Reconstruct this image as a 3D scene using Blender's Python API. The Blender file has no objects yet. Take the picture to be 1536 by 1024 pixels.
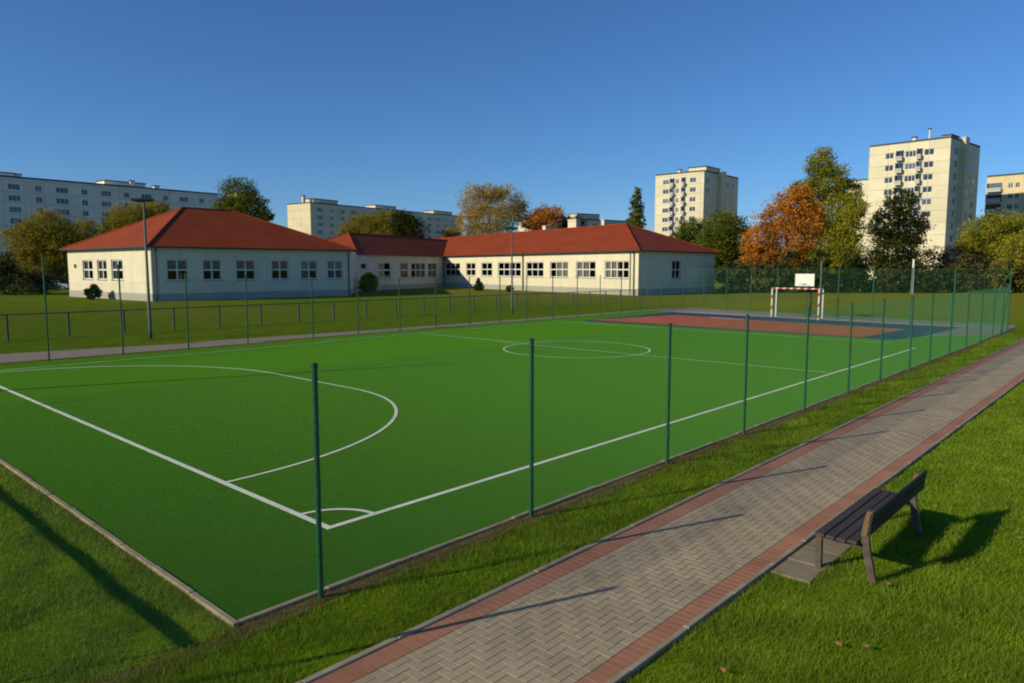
import bpy, math, random
import numpy as np
from mathutils import Vector, Matrix

random.seed(7)
RNG = np.random.default_rng(11)
scene = bpy.context.scene
COL = scene.collection
R = math.radians

# ------------------------------------------------------------------ helpers
def tag(o, label=None, cat=None, group=None, kind=None):
    if label: o['label'] = label
    if cat: o['category'] = cat
    if group: o['group'] = group
    if kind: o['kind'] = kind
    return o

def empty(name, loc, label=None, cat=None, group=None):
    o = bpy.data.objects.new(name, None)
    COL.objects.link(o)
    o.location = loc
    o.empty_display_size = 0.2
    return tag(o, label, cat, group)

def root_of(o):
    while o.parent is not None:
        o = o.parent
    return o

class MB:
    """collects faces, then links them as one mesh object"""
    def __init__(self):
        self.v = []; self.f = []; self.m = []
    def quad(self, a, b, c, d, m=0):
        n = len(self.v); self.v += [tuple(a), tuple(b), tuple(c), tuple(d)]
        self.f.append((n, n+1, n+2, n+3)); self.m.append(m)
    def tri(self, a, b, c, m=0):
        n = len(self.v); self.v += [tuple(a), tuple(b), tuple(c)]
        self.f.append((n, n+1, n+2)); self.m.append(m)
    def obox(self, o, ax, ay, az, m=0):
        """box with corner o and edge vectors ax ay az"""
        o, ax, ay, az = map(Vector, (o, ax, ay, az))
        if ax.cross(ay).dot(az) < 0: o = o + ax; ax = -ax
        p = [o, o+ax, o+ax+ay, o+ay, o+az, o+ax+az, o+ax+ay+az, o+ay+az]
        n = len(self.v); self.v += [tuple(q) for q in p]
        for f in ((0,3,2,1),(4,5,6,7),(0,1,5,4),(1,2,6,5),(2,3,7,6),(3,0,4,7)):
            self.f.append(tuple(n+i for i in f)); self.m.append(m)
    def box(self, x0, x1, y0, y1, z0, z1, m=0):
        self.obox((x0,y0,z0), (x1-x0,0,0), (0,y1-y0,0), (0,0,z1-z0), m)
    def cbox(self, x0, x1, y0, y1, z0, z1, b, m=0):
        """box with a chamfered top edge"""
        n = len(self.v)
        self.v += [(x0,y0,z0),(x1,y0,z0),(x1,y1,z0),(x0,y1,z0),
                   (x0,y0,z1-b),(x1,y0,z1-b),(x1,y1,z1-b),(x0,y1,z1-b),
                   (x0+b,y0+b,z1),(x1-b,y0+b,z1),(x1-b,y1-b,z1),(x0+b,y1-b,z1)]
        for f in ((0,1,5,4),(1,2,6,5),(2,3,7,6),(3,0,4,7),(4,5,9,8),(5,6,10,9),(6,7,11,10),(7,4,8,11),(8,9,10,11)):
            self.f.append(tuple(n+i for i in f)); self.m.append(m)
    def tube(self, pts, rad, seg=8, m=0, cap=True):
        pts = [Vector(p) for p in pts]
        if not hasattr(rad, '__len__'): rad = [rad]*len(pts)
        rings = []
        for i, p in enumerate(pts):
            d = (pts[min(i+1, len(pts)-1)] - pts[max(i-1, 0)]).normalized()
            h = Vector((0,0,1)) if abs(d.z) < 0.9 else Vector((1,0,0))
            u = d.cross(h).normalized(); w = d.cross(u).normalized()
            n = len(self.v)
            for k in range(seg):
                a = 2*math.pi*k/seg
                self.v.append(tuple(p + (u*math.cos(a) + w*math.sin(a))*rad[i]))
            rings.append(n)
        for a, b in zip(rings, rings[1:]):
            for k in range(seg):
                self.f.append((a+k, a+(k+1) % seg, b+(k+1) % seg, b+k)); self.m.append(m)
        if cap:
            self.f.append(tuple(rings[0]+k for k in reversed(range(seg)))); self.m.append(m)
            self.f.append(tuple(rings[-1]+k for k in range(seg))); self.m.append(m)
    def prism(self, prof, o, ea, eb, ex, m=0):
        """polygon prof (a,b) in the plane of ea eb from o, pulled along ex"""
        o, ea, eb, ex = map(Vector, (o, ea, eb, ex))
        k = len(prof); n = len(self.v)
        for s in (Vector((0,0,0)), ex):
            for a, b in prof: self.v.append(tuple(o + ea*a + eb*b + s))
        self.f.append(tuple(n+i for i in range(k))); self.m.append(m)
        self.f.append(tuple(n+k+i for i in reversed(range(k)))); self.m.append(m)
        for i in range(k):
            j = (i+1) % k
            self.f.append((n+i, n+k+i, n+k+j, n+j)); self.m.append(m)
    def build(self, name, mats, parent=None, smooth=False, loc=None, label=None):
        if not isinstance(mats, (list, tuple)): mats = [mats]
        o0 = Vector((0,0,0))
        if parent is not None: o0 = Vector(root_of(parent).location)
        elif loc is not None: o0 = Vector(loc)
        me = bpy.data.meshes.new(name)
        me.from_pydata([(x-o0.x, y-o0.y, z-o0.z) for x, y, z in self.v], [], self.f)
        for mt in mats: me.materials.append(mt)
        if len(mats) > 1: me.polygons.foreach_set('material_index', self.m)
        me.update()
        # consistent outward normals
        import bmesh
        if len(self.f) < 20000:
            bm = bmesh.new(); bm.from_mesh(me)
            bmesh.ops.recalc_face_normals(bm, faces=bm.faces); bm.to_mesh(me); bm.free()
        if smooth: me.polygons.foreach_set('use_smooth', [True]*len(me.polygons))
        ob = bpy.data.objects.new(name, me); COL.objects.link(ob)
        if parent is not None: ob.parent = parent
        elif loc is not None: ob.location = loc
        if label: ob['label'] = label
        return ob

def np_mesh(name, verts, nper, mat, parent=None, origin=(0,0,0)):
    """fast mesh of separate faces with nper corners each"""
    verts = np.asarray(verts, dtype=np.float32).reshape(-1, 3) - np.array(origin, dtype=np.float32)
    nv = len(verts); nf = nv//nper
    me = bpy.data.meshes.new(name)
    me.vertices.add(nv); me.vertices.foreach_set('co', verts.ravel())
    me.loops.add(nv); me.loops.foreach_set('vertex_index', np.arange(nv, dtype=np.int32))
    me.polygons.add(nf)
    me.polygons.foreach_set('loop_start', np.arange(0, nv, nper, dtype=np.int32))
    me.polygons.foreach_set('loop_total', np.full(nf, nper, dtype=np.int32))
    me.materials.append(mat)
    me.update(calc_edges=True)
    ob = bpy.data.objects.new(name, me); COL.objects.link(ob)
    if parent is not None: ob.parent = parent
    return ob

def copy_tree(o, parent=None):
    c = o.copy(); COL.objects.link(c); c.parent = parent
    for ch in list(o.children): copy_tree(ch, c)
    return c

# ------------------------------------------------------------------ materials
class NT:
    def __init__(self, name):
        self.mat = bpy.data.materials.new(name); self.mat.use_nodes = True
        self.t = self.mat.node_tree; self.t.nodes.clear()
        self.out = self.n('ShaderNodeOutputMaterial')
    def n(self, typ, **kw):
        nd = self.t.nodes.new(typ)
        for k, v in kw.items():
            if k.startswith('i_'): nd.inputs[k[2:].replace('_', ' ')].default_value = v
            else: setattr(nd, k, v)
        return nd
    def l(self, a, b): self.t.links.new(a, b)
    def coord(self, scale=(1,1,1), kind='Object'):
        tc = self.n('ShaderNodeTexCoord'); mp = self.n('ShaderNodeMapping')
        mp.inputs['Scale'].default_value = scale
        self.l(tc.outputs[kind], mp.inputs['Vector']); return mp.outputs['Vector']
    def noise(self, vec, scale, detail=4, rough=0.55):
        nd = self.n('ShaderNodeTexNoise'); nd.inputs['Scale'].default_value = scale
        nd.inputs['Detail'].default_value = detail; nd.inputs['Roughness'].default_value = rough
        if vec is not None: self.l(vec, nd.inputs['Vector'])
        return nd.outputs['Fac']
    def ramp(self, fac, stops):
        nd = self.n('ShaderNodeValToRGB'); e = nd.color_ramp.elements
        while len(e) < len(stops): e.new(0.5)
        for el, (p, c) in zip(e, stops):
            el.position = p; el.color = (*c, 1) if len(c) == 3 else c
        self.l(fac, nd.inputs['Fac']); return nd.outputs['Color']
    def mix(self, fac, a, b, mode='MIX'):
        nd = self.n('ShaderNodeMix', data_type='RGBA', blend_type=mode)
        for s, v in ((0, fac), (6, a), (7, b)):
            if hasattr(v, 'links'): self.l(v, nd.inputs[s])
            elif s == 0: nd.inputs[0].default_value = v
            else: nd.inputs[s].default_value = (*v, 1)
        return nd.outputs[2]
    def math(self, op, a, b=0.0, clamp=False):
        nd = self.n('ShaderNodeMath', operation=op, use_clamp=clamp)
        for i, v in enumerate((a, b)):
            if hasattr(v, 'links'): self.l(v, nd.inputs[i])
            else: nd.inputs[i].default_value = v
        return nd.outputs[0]
    def bump(self, h, strength=0.3, dist=0.02):
        nd = self.n('ShaderNodeBump'); nd.inputs['Strength'].default_value = strength
        nd.inputs['Distance'].default_value = dist; self.l(h, nd.inputs['Height']); return nd.outputs['Normal']
    def bsdf(self, color, rough=0.7, metal=0.0, normal=None, spec=0.4, sheen=0.0, sheen_tint=None):
        b = self.n('ShaderNodeBsdfPrincipled')
        if hasattr(color, 'links'): self.l(color, b.inputs['Base Color'])
        else: b.inputs['Base Color'].default_value = (*color, 1)
        if hasattr(rough, 'links'): self.l(rough, b.inputs['Roughness'])
        else: b.inputs['Roughness'].default_value = rough
        b.inputs['Metallic'].default_value = metal
        b.inputs['Specular IOR Level'].default_value = spec
        if sheen:
            b.inputs['Sheen Weight'].default_value = sheen; b.inputs['Sheen Roughness'].default_value = 0.4
            b.inputs['Sheen Tint'].default_value = (*sheen_tint, 1)
        if normal is not None: self.l(normal, b.inputs['Normal'])
        return b.outputs['BSDF']
    def end(self, sh):
        self.l(sh, self.out.inputs['Surface']); return self.mat

def mul(c, k): return tuple(min(1, x*k) for x in c)

def m_plain(name, c, rough=0.6, metal=0.0, var=0.15, scale=6.0, bump=0.0, spec=0.4):
    t = NT(name); v = t.coord()
    f = t.noise(v, scale, 5)
    col = t.ramp(f, [(0.3, mul(c, 1-var)), (0.7, mul(c, 1+var))])
    nrm = t.bump(t.noise(v, scale*8, 3), bump, 0.01) if bump else None
    return t.end(t.bsdf(col, rough, metal, nrm, spec))

def m_grass_ground(name):
    t = NT(name); v = t.coord()
    big = t.noise(v, 0.055, 4); mid = t.noise(v, 0.9, 5, 0.6); fine = t.noise(v, 22.0, 6, 0.7); tiny = t.noise(v, 140, 3, 0.7)
    a = t.ramp(mid, [(0.32, (0.112, 0.188, 0.007)), (0.55, (0.158, 0.250, 0.009)), (0.75, (0.215, 0.300, 0.016))])
    dry = t.ramp(mid, [(0.30, (0.160, 0.150, 0.032)), (0.70, (0.250, 0.215, 0.050))])
    sep = t.n('ShaderNodeSeparateXYZ'); t.l(v, sep.inputs[0])
    fx = t.math('MULTIPLY', t.math('SUBTRACT', sep.outputs[0], 52.0), 0.06, True)
    fx = t.math('MULTIPLY', fx, t.math('ADD', t.math('MULTIPLY', big, 1.2), -0.02, True), True)
    fy = t.math('MULTIPLY', t.math('SUBTRACT', sep.outputs[1], 34.0), 0.05, True)
    fy = t.math('MULTIPLY', fy, t.math('MULTIPLY', t.math('SUBTRACT', big, 0.38, True), 1.5))
    far = t.ramp(mid, [(0.32, (0.072, 0.128, 0.009)), (0.7, (0.122, 0.190, 0.015))])
    fl = t.math('MULTIPLY', t.math('SUBTRACT', sep.outputs[1], 30.5), 0.6, True)
    col = t.mix(fl, a, far); col = t.mix(fx, col, dry); col = t.mix(fy, col, dry)
    spk = t.ramp(fine, [(0.30, (0.55, 0.55, 0.5)), (0.62, (1.15, 1.15, 1.05))])
    col = t.mix(0.8, col, spk, 'MULTIPLY')
    spk2 = t.ramp(tiny, [(0.3, (0.6, 0.6, 0.6)), (0.7, (1.25, 1.25, 1.2))])
    col = t.mix(0.6, col, spk2, 'MULTIPLY')
    h = t.math('ADD', fine, t.math('MULTIPLY', tiny, 0.5))
    return t.end(t.bsdf(col, 0.95, 0, t.bump(h, 0.7, 0.05), 0.0, 0.05, (0.5, 0.6, 0.02)))

def m_blade(name, c1, c2, c3):
    t = NT(name); v = t.coord()
    g = t.n('ShaderNodeNewGeometry')
    big = t.math('ADD', t.math('MULTIPLY', t.noise(v, 1.6, 5, 0.65), 0.6), t.math('MULTIPLY', t.noise(v, 0.35, 3), 0.4))
    rnd = g.outputs['Random Per Island']
    col = t.ramp(rnd, [(0.0, c1), (0.55, c2), (0.93, c3), (1.0, (0.27, 0.22, 0.08))])
    var = t.ramp(big, [(0.36, (0.60, 0.64, 0.62)), (0.64, (1.42, 1.34, 1.2))])
    col = t.mix(1.0, col, var, 'MULTIPLY')
    d = t.bsdf(col, 0.6, 0, None, 0.25)
    tr = t.n('ShaderNodeBsdfTranslucent'); t.l(col, tr.inputs['Color'])
    mx = t.n('ShaderNodeMixShader'); mx.inputs[0].default_value = 0.35
    t.l(d, mx.inputs[1]); t.l(tr.outputs[0], mx.inputs[2])
    return t.end(mx.outputs[0])

def m_turf():
    t = NT('artificial_turf'); v = t.coord()
    big = t.noise(v, 0.12, 4); mid = t.noise(v, 2.2, 4); fine = t.noise(v, 75, 4, 0.75)
    col = t.ramp(fine, [(0.28, (0.004, 0.020, 0.0024)), (0.55, (0.010, 0.038, 0.0038)), (0.8, (0.023, 0.064, 0.008))])
    col = t.mix(1.0, col, t.ramp(mid, [(0.3, (0.80, 0.82, 0.84)), (0.7, (1.14, 1.12, 1.08))]), 'MULTIPLY')
    col = t.mix(1.0, col, t.ramp(big, [(0.3, (0.86, 0.90, 0.92)), (0.7, (1.08, 1.06, 1.0))]), 'MULTIPLY')
    # roll seams across the pitch, hardly visible
    sep = t.n('ShaderNodeSeparateXYZ'); t.l(v, sep.inputs[0])
    fr = t.math('FRACT', t.math('MULTIPLY', sep.outputs[0], 0.25))
    seam = t.math('LESS_THAN', fr, 0.006)
    col = t.mix(t.math('MULTIPLY', seam, 0.35), col, (0.02, 0.06, 0.015))
    return t.end(t.bsdf(col, 0.85, 0, t.bump(fine, 0.6, 0.012), 0.0, 0.27, (0.36, 1.0, 0.085)))

def m_line():
    t = NT('white_turf_line'); v = t.coord()
    fine = t.noise(v, 60, 4, 0.7); w = t.noise(v, 1.7, 4)
    wear = t.ramp(t.math('ADD', t.math('MULTIPLY', fine, 0.8), t.math('MULTIPLY', w, 0.5)), [(0.40, (0.26, 0.34, 0.22)), (0.60, (0.76, 0.80, 0.66))])
    return t.end(t.bsdf(wear, 0.9, 0, t.bump(fine, 0.5, 0.01), 0.1))

def m_court(name, c):
    t = NT(name); v = t.coord()
    a = t.noise(v, 0.35, 5); b = t.noise(v, 90, 3)
    col = t.ramp(a, [(0.3, mul(c, 0.88)), (0.7, mul(c, 1.12))])
    col = t.mix(0.5, col, t.ramp(b, [(0.3, (0.75,)*3), (0.7, (1.2,)*3)]), 'MULTIPLY')
    return t.end(t.bsdf(col, 0.85, 0, t.bump(b, 0.3, 0.005), 0.2))

def m_paver(name, c1, c2, c3):
    t = NT(name); v = t.coord()
    g = t.n('ShaderNodeNewGeometry')
    col = t.ramp(g.outputs['Random Per Island'], [(0.0, c1), (0.5, c2), (1.0, c3)])
    n1 = t.noise(v, 60, 4, 0.7); n2 = t.noise(v, 1.3, 5)
    col = t.mix(0.75, col, t.ramp(n1, [(0.3, (0.78,)*3), (0.7, (1.18,)*3)]), 'MULTIPLY')
    col = t.mix(0.9, col, t.ramp(n2, [(0.3, (0.80, 0.80, 0.78)), (0.68, (1.12, 1.10, 1.07))]), 'MULTIPLY')
    return t.end(t.bsdf(col, 0.85, 0, t.bump(n1, 0.35, 0.004), 0.25))

def m_concrete(name, c):
    t = NT(name); v = t.coord()
    n1 = t.noise(v, 3, 6, 0.65); n2 = t.noise(v, 70, 4, 0.7)
    col = t.ramp(n1, [(0.3, mul(c, 0.72)), (0.7, mul(c, 1.15))])
    col = t.mix(0.6, col, t.ramp(n2, [(0.3, (0.75,)*3), (0.7, (1.15,)*3)]), 'MULTIPLY')
    return t.end(t.bsdf(col, 0.9, 0, t.bump(n2, 0.4, 0.006), 0.2))

def m_dirt():
    t = NT('dry_soil'); v = t.coord()
    n1 = t.noise(v, 5, 6, 0.65); n2 = t.noise(v, 60, 5, 0.7)
    col = t.ramp(n1, [(0.3, (0.09, 0.075, 0.028)), (0.55, (0.17, 0.13, 0.055)), (0.75, (0.13, 0.14, 0.03))])
    col = t.mix(0.7, col, t.ramp(n2, [(0.3, (0.55,)*3), (0.7, (1.2,)*3)]), 'MULTIPLY')
    return t.end(t.bsdf(col, 0.95, 0, t.bump(n2, 0.8, 0.02), 0.1))

def m_wall(name, c, brick=0.5, bscale=1.0):
    """painted blockwork: faint courses, rain stains"""
    t = NT(name)
    tc = t.n('ShaderNodeTexCoord'); sep = t.n('ShaderNodeSeparateXYZ'); t.l(tc.outputs['Object'], sep.inputs[0])
    cmb = t.n('ShaderNodeCombineXYZ')
    t.l(t.math('ADD', sep.outputs[0], sep.outputs[1]), cmb.inputs[0]); t.l(sep.outputs[2], cmb.inputs[1])
    br = t.n('ShaderNodeTexBrick'); t.l(cmb.outputs[0], br.inputs['Vector'])
    br.inputs['Scale'].default_value = 1.0*bscale; br.inputs['Brick Width'].default_value = 0.6
    br.inputs['Row Height'].default_value = 0.28; br.inputs['Mortar Size'].default_value = 0.018
    br.inputs['Color1'].default_value = (*mul(c, 1.0), 1); br.inputs['Color2'].default_value = (*mul(c, 0.94), 1)
    br.inputs['Mortar'].default_value = (*mul(c, 0.78), 1)
    n1 = t.noise(tc.outputs['Object'], 0.6, 6, 0.6)
    st = t.n('ShaderNodeMapping'); st.inputs['Scale'].default_value = (1.2, 1.2, 0.12); t.l(tc.outputs['Object'], st.inputs['Vector'])
    n2 = t.noise(st.outputs[0], 1.5, 5, 0.6)
    col = t.mix(1-brick, br.outputs['Color'], c)
    col = t.mix(0.5, col, t.ramp(n1, [(0.3, (0.86,)*3), (0.7, (1.06,)*3)]), 'MULTIPLY')
    col = t.mix(0.4, col, t.ramp(n2, [(0.3, (0.82, 0.81, 0.78)), (0.6, (1.03,)*3)]), 'MULTIPLY')
    return t.end(t.bsdf(col, 0.85, 0, t.bump(br.outputs['Fac'], -0.25*brick, 0.02), 0.2))

def m_panel(name, c):
    """prefabricated concrete panels: storey-high joints"""
    t = NT(name)
    tc = t.n('ShaderNodeTexCoord'); sep = t.n('ShaderNodeSeparateXYZ'); t.l(tc.outputs['Object'], sep.inputs[0])
    cmb = t.n('ShaderNodeCombineXYZ')
    t.l(t.math('ADD', sep.outputs[0], sep.outputs[1]), cmb.inputs[0]); t.l(sep.outputs[2], cmb.inputs[1])
    br = t.n('ShaderNodeTexBrick', offset=0.0); t.l(cmb.outputs[0], br.inputs['Vector'])
    br.inputs['Scale'].default_value = 1.0; br.inputs['Brick Width'].default_value = 4.8
    br.inputs['Row Height'].default_value = 2.8; br.inputs['Mortar Size'].default_value = 0.06
    br.inputs['Color1'].default_value = (*c, 1); br.inputs['Color2'].default_value = (*mul(c, 0.90), 1)
    br.inputs['Mortar'].default_value = (*mul(c, 0.62), 1)
    n1 = t.noise(tc.outputs['Object'], 0.15, 6, 0.65)
    col = t.mix(0.7, br.outputs['Color'], t.ramp(n1, [(0.3, (0.82,)*3), (0.7, (1.06,)*3)]), 'MULTIPLY')
    return t.end(t.bsdf(col, 0.9, 0, None, 0.15))

def m_roof():
    t = NT('red_roof_tile')
    tc = t.n('ShaderNodeTexCoord'); sep = t.n('ShaderNodeSeparateXYZ'); t.l(tc.outputs['Object'], sep.inputs[0])
    wv = t.math('FRACT', t.math('MULTIPLY', sep.outputs[2], 6.5))
    cols = t.math('FRACT', t.math('MULTIPLY', t.math('ADD', sep.outputs[0], sep.outputs[1]), 2.4))
    n1 = t.noise(tc.outputs['Object'], 0.35, 6, 0.65); n2 = t.noise(tc.outputs['Object'], 5.0, 4, 0.7)
    col = t.ramp(n1, [(0.28, (0.215, 0.037, 0.010)), (0.7, (0.295, 0.056, 0.015))])
    col = t.mix(0.6, col, t.ramp(n2, [(0.3, (0.75, 0.72, 0.7)), (0.7, (1.15, 1.15, 1.12))]), 'MULTIPLY')
    col = t.mix(0.55, col, t.ramp(wv, [(0.0, (0.62,)*3), (0.2, (1.05,)*3)]), 'MULTIPLY')
    h = t.math('ADD', wv, t.math('MULTIPLY', t.math('PINGPONG', cols, 0.5), 0.6))
    return t.end(t.bsdf(col, 0.75, 0, t.bump(h, 0.45, 0.05), 0.16))

def m_glass(name, tint=(0.35, 0.38, 0.40), refl=0.05):
    t = NT(name)
    tr = t.n('ShaderNodeBsdfTransparent'); tr.inputs[0].default_value = (*tint, 1)
    gl = t.n('ShaderNodeBsdfGlossy'); gl.inputs['Roughness'].default_value = 0.03
    mx = t.n('ShaderNodeMixShader'); mx.inputs[0].default_value = refl
    t.l(tr.outputs[0], mx.inputs[1]); t.l(gl.outputs[0], mx.inputs[2])
    return t.end(mx.outputs[0])

def m_pane(name, c):
    t = NT(name); oi = t.n('ShaderNodeObjectInfo')
    col = t.ramp(oi.outputs['Random'], [(0.0, mul(c, 0.6)), (0.6, c), (0.85, mul(c, 1.8)), (1.0, mul(c, 3.2))])
    return t.end(t.bsdf(col, 0.12, 0, None, 0.6))

def m_leaf(name, dark, mid, light, trans=0.45, nscale=0.45):
    t = NT(name); v = t.coord(); g = t.n('ShaderNodeNewGeometry')
    n1 = t.noise(v, nscale, 3, 0.6)
    f = t.math('ADD', t.math('MULTIPLY', n1, 1.1), t.math('MULTIPLY', t.math('SUBTRACT', g.outputs['Random Per Island'], 0.5), 0.28))
    col = t.ramp(f, [(0.30, dark), (0.55, mid), (0.80, light)])
    d = t.bsdf(col, 0.8, 0, None, 0.05)
    tr = t.n('ShaderNodeBsdfTranslucent'); t.l(col, tr.inputs['Color'])
    mx = t.n('ShaderNodeMixShader'); mx.inputs[0].default_value = trans
    t.l(d, mx.inputs[1]); t.l(tr.outputs[0], mx.inputs[2])
    return t.end(mx.outputs[0])

def m_wood(name, c):
    t = NT(name)
    v = t.coord((1.2, 28, 28)); n1 = t.noise(v, 2.0, 5, 0.6)
    col = t.ramp(n1, [(0.3, mul(c, 0.6)), (0.7, mul(c, 1.3))])
    return t.end(t.bsdf(col, 0.65, 0, t.bump(n1, 0.3, 0.004), 0.35))

def m_stripe(name='red_white_stripe', fr=2.05, duty=0.62):
    t = NT(name); v = t.coord(); sep = t.n('ShaderNodeSeparateXYZ'); t.l(v, sep.inputs[0])
    s = t.math('ADD', sep.outputs[1], sep.outputs[2])
    f = t.math('FRACT', t.math('MULTIPLY', s, fr))
    k = t.math('GREATER_THAN', f, duty)
    n = t.noise(v, 12, 4)
    col = t.mix(k, (0.33, 0.040, 0.030), (0.60, 0.57, 0.50))
    col = t.mix(0.5, col, t.ramp(n, [(0.3, (0.8,)*3), (0.6, (1.05,)*3)]), 'MULTIPLY')
    return t.end(t.bsdf(col, 0.45, 0, None, 0.4))

M = dict(
    ground=m_grass_ground('lawn_ground'),
    blade=m_blade('lawn_blade', (0.112, 0.196, 0.010), (0.182, 0.305, 0.014), (0.265, 0.375, 0.030)),
    dryblade=m_blade('dry_blade', (0.14, 0.11, 0.03), (0.20, 0.16, 0.05), (0.12, 0.15, 0.03)),
    turf=m_turf(), line=m_line(),
    red=m_court('red_court', (0.430, 0.118, 0.050)), blue=m_court('blue_court', (0.030, 0.060, 0.125)),
    grey_court=m_court('grey_court', (0.25, 0.23, 0.20)),
    paver=m_paver('grey_paver', (0.345, 0.284, 0.190), (0.362, 0.298, 0.201), (0.380, 0.313, 0.213)),
    redpaver=m_paver('red_paver', (0.335, 0.158, 0.098), (0.350, 0.168, 0.106), (0.368, 0.180, 0.116)),
    joint=m_plain('joint_sand', (0.200, 0.160, 0.112), 0.95, var=0.3, scale=20),
    kerb=m_concrete('kerb_concrete', (0.34, 0.285, 0.20)), pad=m_concrete('pad_concrete', (0.27, 0.225, 0.15)),
    pale=m_concrete('pale_paving', (0.40, 0.33, 0.25)), lane=m_concrete('lane_concrete', (0.27, 0.22, 0.18)),
    dirt=m_dirt(),
    wall=m_wall('cream_block_wall', (0.73, 0.68, 0.52)), plinth=m_wall('plinth_render', (0.40, 0.39, 0.35), 0.2),
    roof=m_roof(), gutter=m_plain('dark_gutter', (0.045, 0.04, 0.04), 0.45), soffit=m_plain('soffit_board', (0.20, 0.16, 0.13), 0.8),
    pipe=m_plain('grey_pipe', (0.10, 0.10, 0.10), 0.45),
    frame=m_plain('white_frame', (0.66, 0.66, 0.65), 0.45, var=0.05), glass=m_glass('window_glass', (0.5, 0.52, 0.52)),
    sill=m_plain('sill_sheet', (0.22, 0.22, 0.22), 0.5), curtain=m_plain('cream_curtain', (0.60, 0.55, 0.42), 0.9),
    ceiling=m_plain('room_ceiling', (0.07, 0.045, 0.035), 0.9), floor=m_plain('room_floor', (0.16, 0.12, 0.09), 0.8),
    pot=m_plain('window_ornament', (0.55, 0.12, 0.08), 0.7, var=0.4, scale=10),
    panel=m_panel('cream_panel', (0.74, 0.68, 0.51)), panel2=m_panel('grey_panel', (0.70, 0.63, 0.46)), panel3=m_panel('ochre_panel', (0.74, 0.62, 0.40)),
    panel4=m_panel('pink_grey_panel', (0.84, 0.77, 0.65)),
    pane=m_pane('dark_pane', (0.035, 0.050, 0.075)), tar=m_plain('roof_tar', (0.07, 0.07, 0.07), 0.9),  # pane: blue of the reflected sky is put into its colour
    balcony=m_plain('balcony_panel', (0.42, 0.42, 0.40), 0.8),
    green=m_plain('green_paint', (0.013, 0.092, 0.050), 0.45, var=0.25, scale=14), greendark=m_plain('dark_green_cap', (0.010, 0.045, 0.030), 0.5),
    wire=m_plain('green_wire', (0.045, 0.200, 0.105), 0.6),
    greyfence=m_plain('grey_steel', (0.055, 0.065, 0.068), 0.7), lampsteel=m_plain('lamp_steel', (0.085, 0.105, 0.095), 0.55),
    lamphead=m_plain('lamp_head', (0.03, 0.03, 0.03), 0.5), lens=m_plain('lamp_lens', (0.06, 0.06, 0.06), 0.2),
    stripe=m_stripe(), stripepost=m_stripe('white_red_stripe', 1.35, 0.3), white=m_plain('white_paint', (0.74, 0.73, 0.69), 0.5, var=0.06), black=m_plain('black_steel', (0.02, 0.022, 0.024), 0.5),
    blackpole=m_plain('black_green_pole', (0.0015, 0.006, 0.0035), 0.9, spec=0.0),
    hoop=m_plain('orange_hoop', (0.5, 0.10, 0.02), 0.5), net=m_plain('white_net', (0.6, 0.6, 0.6), 0.8),
    bark=m_plain('bark', (0.085, 0.065, 0.045), 0.95, var=0.4, scale=5, bump=0.6), palebark=m_plain('pale_bark', (0.20, 0.18, 0.15), 0.95, var=0.4, scale=5, bump=0.5),
    slat=m_wood('dark_bench_wood', (0.056, 0.043, 0.034)), slatback=m_wood('black_bench_wood', (0.020, 0.016, 0.014)), bracket=m_wood('tan_bench_wood', (0.15, 0.095, 0.050)),
    castiron=m_plain('bench_iron', (0.075, 0.058, 0.046), 0.6, var=0.3, scale=12),
    carpaint=m_plain('pale_car_paint', (0.50, 0.55, 0.60), 0.25, var=0.03), tyre=m_plain('tyre_rubber', (0.02, 0.02, 0.02), 0.9), rim=m_plain('rim_steel', (0.35, 0.35, 0.36), 0.35, 0.8),
    carglass=m_plain('car_glass', (0.02, 0.025, 0.03), 0.08), lightglass=m_plain('headlight_glass', (0.6, 0.6, 0.58), 0.1), redlight=m_plain('tail_light', (0.3, 0.01, 0.01), 0.2),
    deadleaf=m_plain('dry_leaf', (0.34, 0.16, 0.055), 0.8, var=0.3, scale=30),
    gold=m_leaf('gold_leaf', (0.085, 0.100, 0.014), (0.260, 0.225, 0.026), (0.430, 0.330, 0.036)),
    yellowgreen=m_leaf('yellow_green_leaf', (0.105, 0.140, 0.016), (0.310, 0.305, 0.028), (0.500, 0.450, 0.042)),
    willow=m_leaf('willow_leaf', (0.275, 0.220, 0.065), (0.463, 0.355, 0.105), (0.625, 0.475, 0.138)),
    orange=m_leaf('orange_leaf', (0.200, 0.125, 0.025), (0.620, 0.260, 0.040), (0.760, 0.370, 0.060)),
    midgreen=m_leaf('mid_green_leaf', (0.055, 0.088, 0.014), (0.140, 0.178, 0.022), (0.250, 0.255, 0.032)),
    darkgreen=m_leaf('dark_green_leaf', (0.012, 0.021, 0.006), (0.034, 0.048, 0.010), (0.085, 0.090, 0.016), 0.2),
    brown=m_leaf('brown_leaf', (0.073, 0.043, 0.022), (0.163, 0.088, 0.043), (0.260, 0.150, 0.059)),
    shrub=m_leaf('shrub_leaf', (0.014, 0.028, 0.013), (0.062, 0.076, 0.026), (0.270, 0.225, 0.055), 0.4, 0.12),
)

# ------------------------------------------------------------------ ground, courts, path
def sheet(name, pts, z, mat, z2=None):
    b = MB(); n = len(b.v); b.v += [(x, y, z) for x, y in pts]; b.f.append(tuple(range(len(pts)))); b.m.append(0)
    o = b.build(name, mat); o['kind'] = 'structure'; return o

g = MB()
def gridsheet():
    xs = [-3000, -400, -60, -10, 20, 60, 140, 400, 900, 3000]
    for i in range(len(xs)-1):
        for j in range(len(xs)-1):
            g.quad((xs[i], xs[j], -0.03), (xs[i+1], xs[j], -0.03), (xs[i+1], xs[j+1], -0.03), (xs[i], xs[j+1], -0.03))
gridsheet()
tag(g.build('ground', M['ground']), kind='structure')

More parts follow.
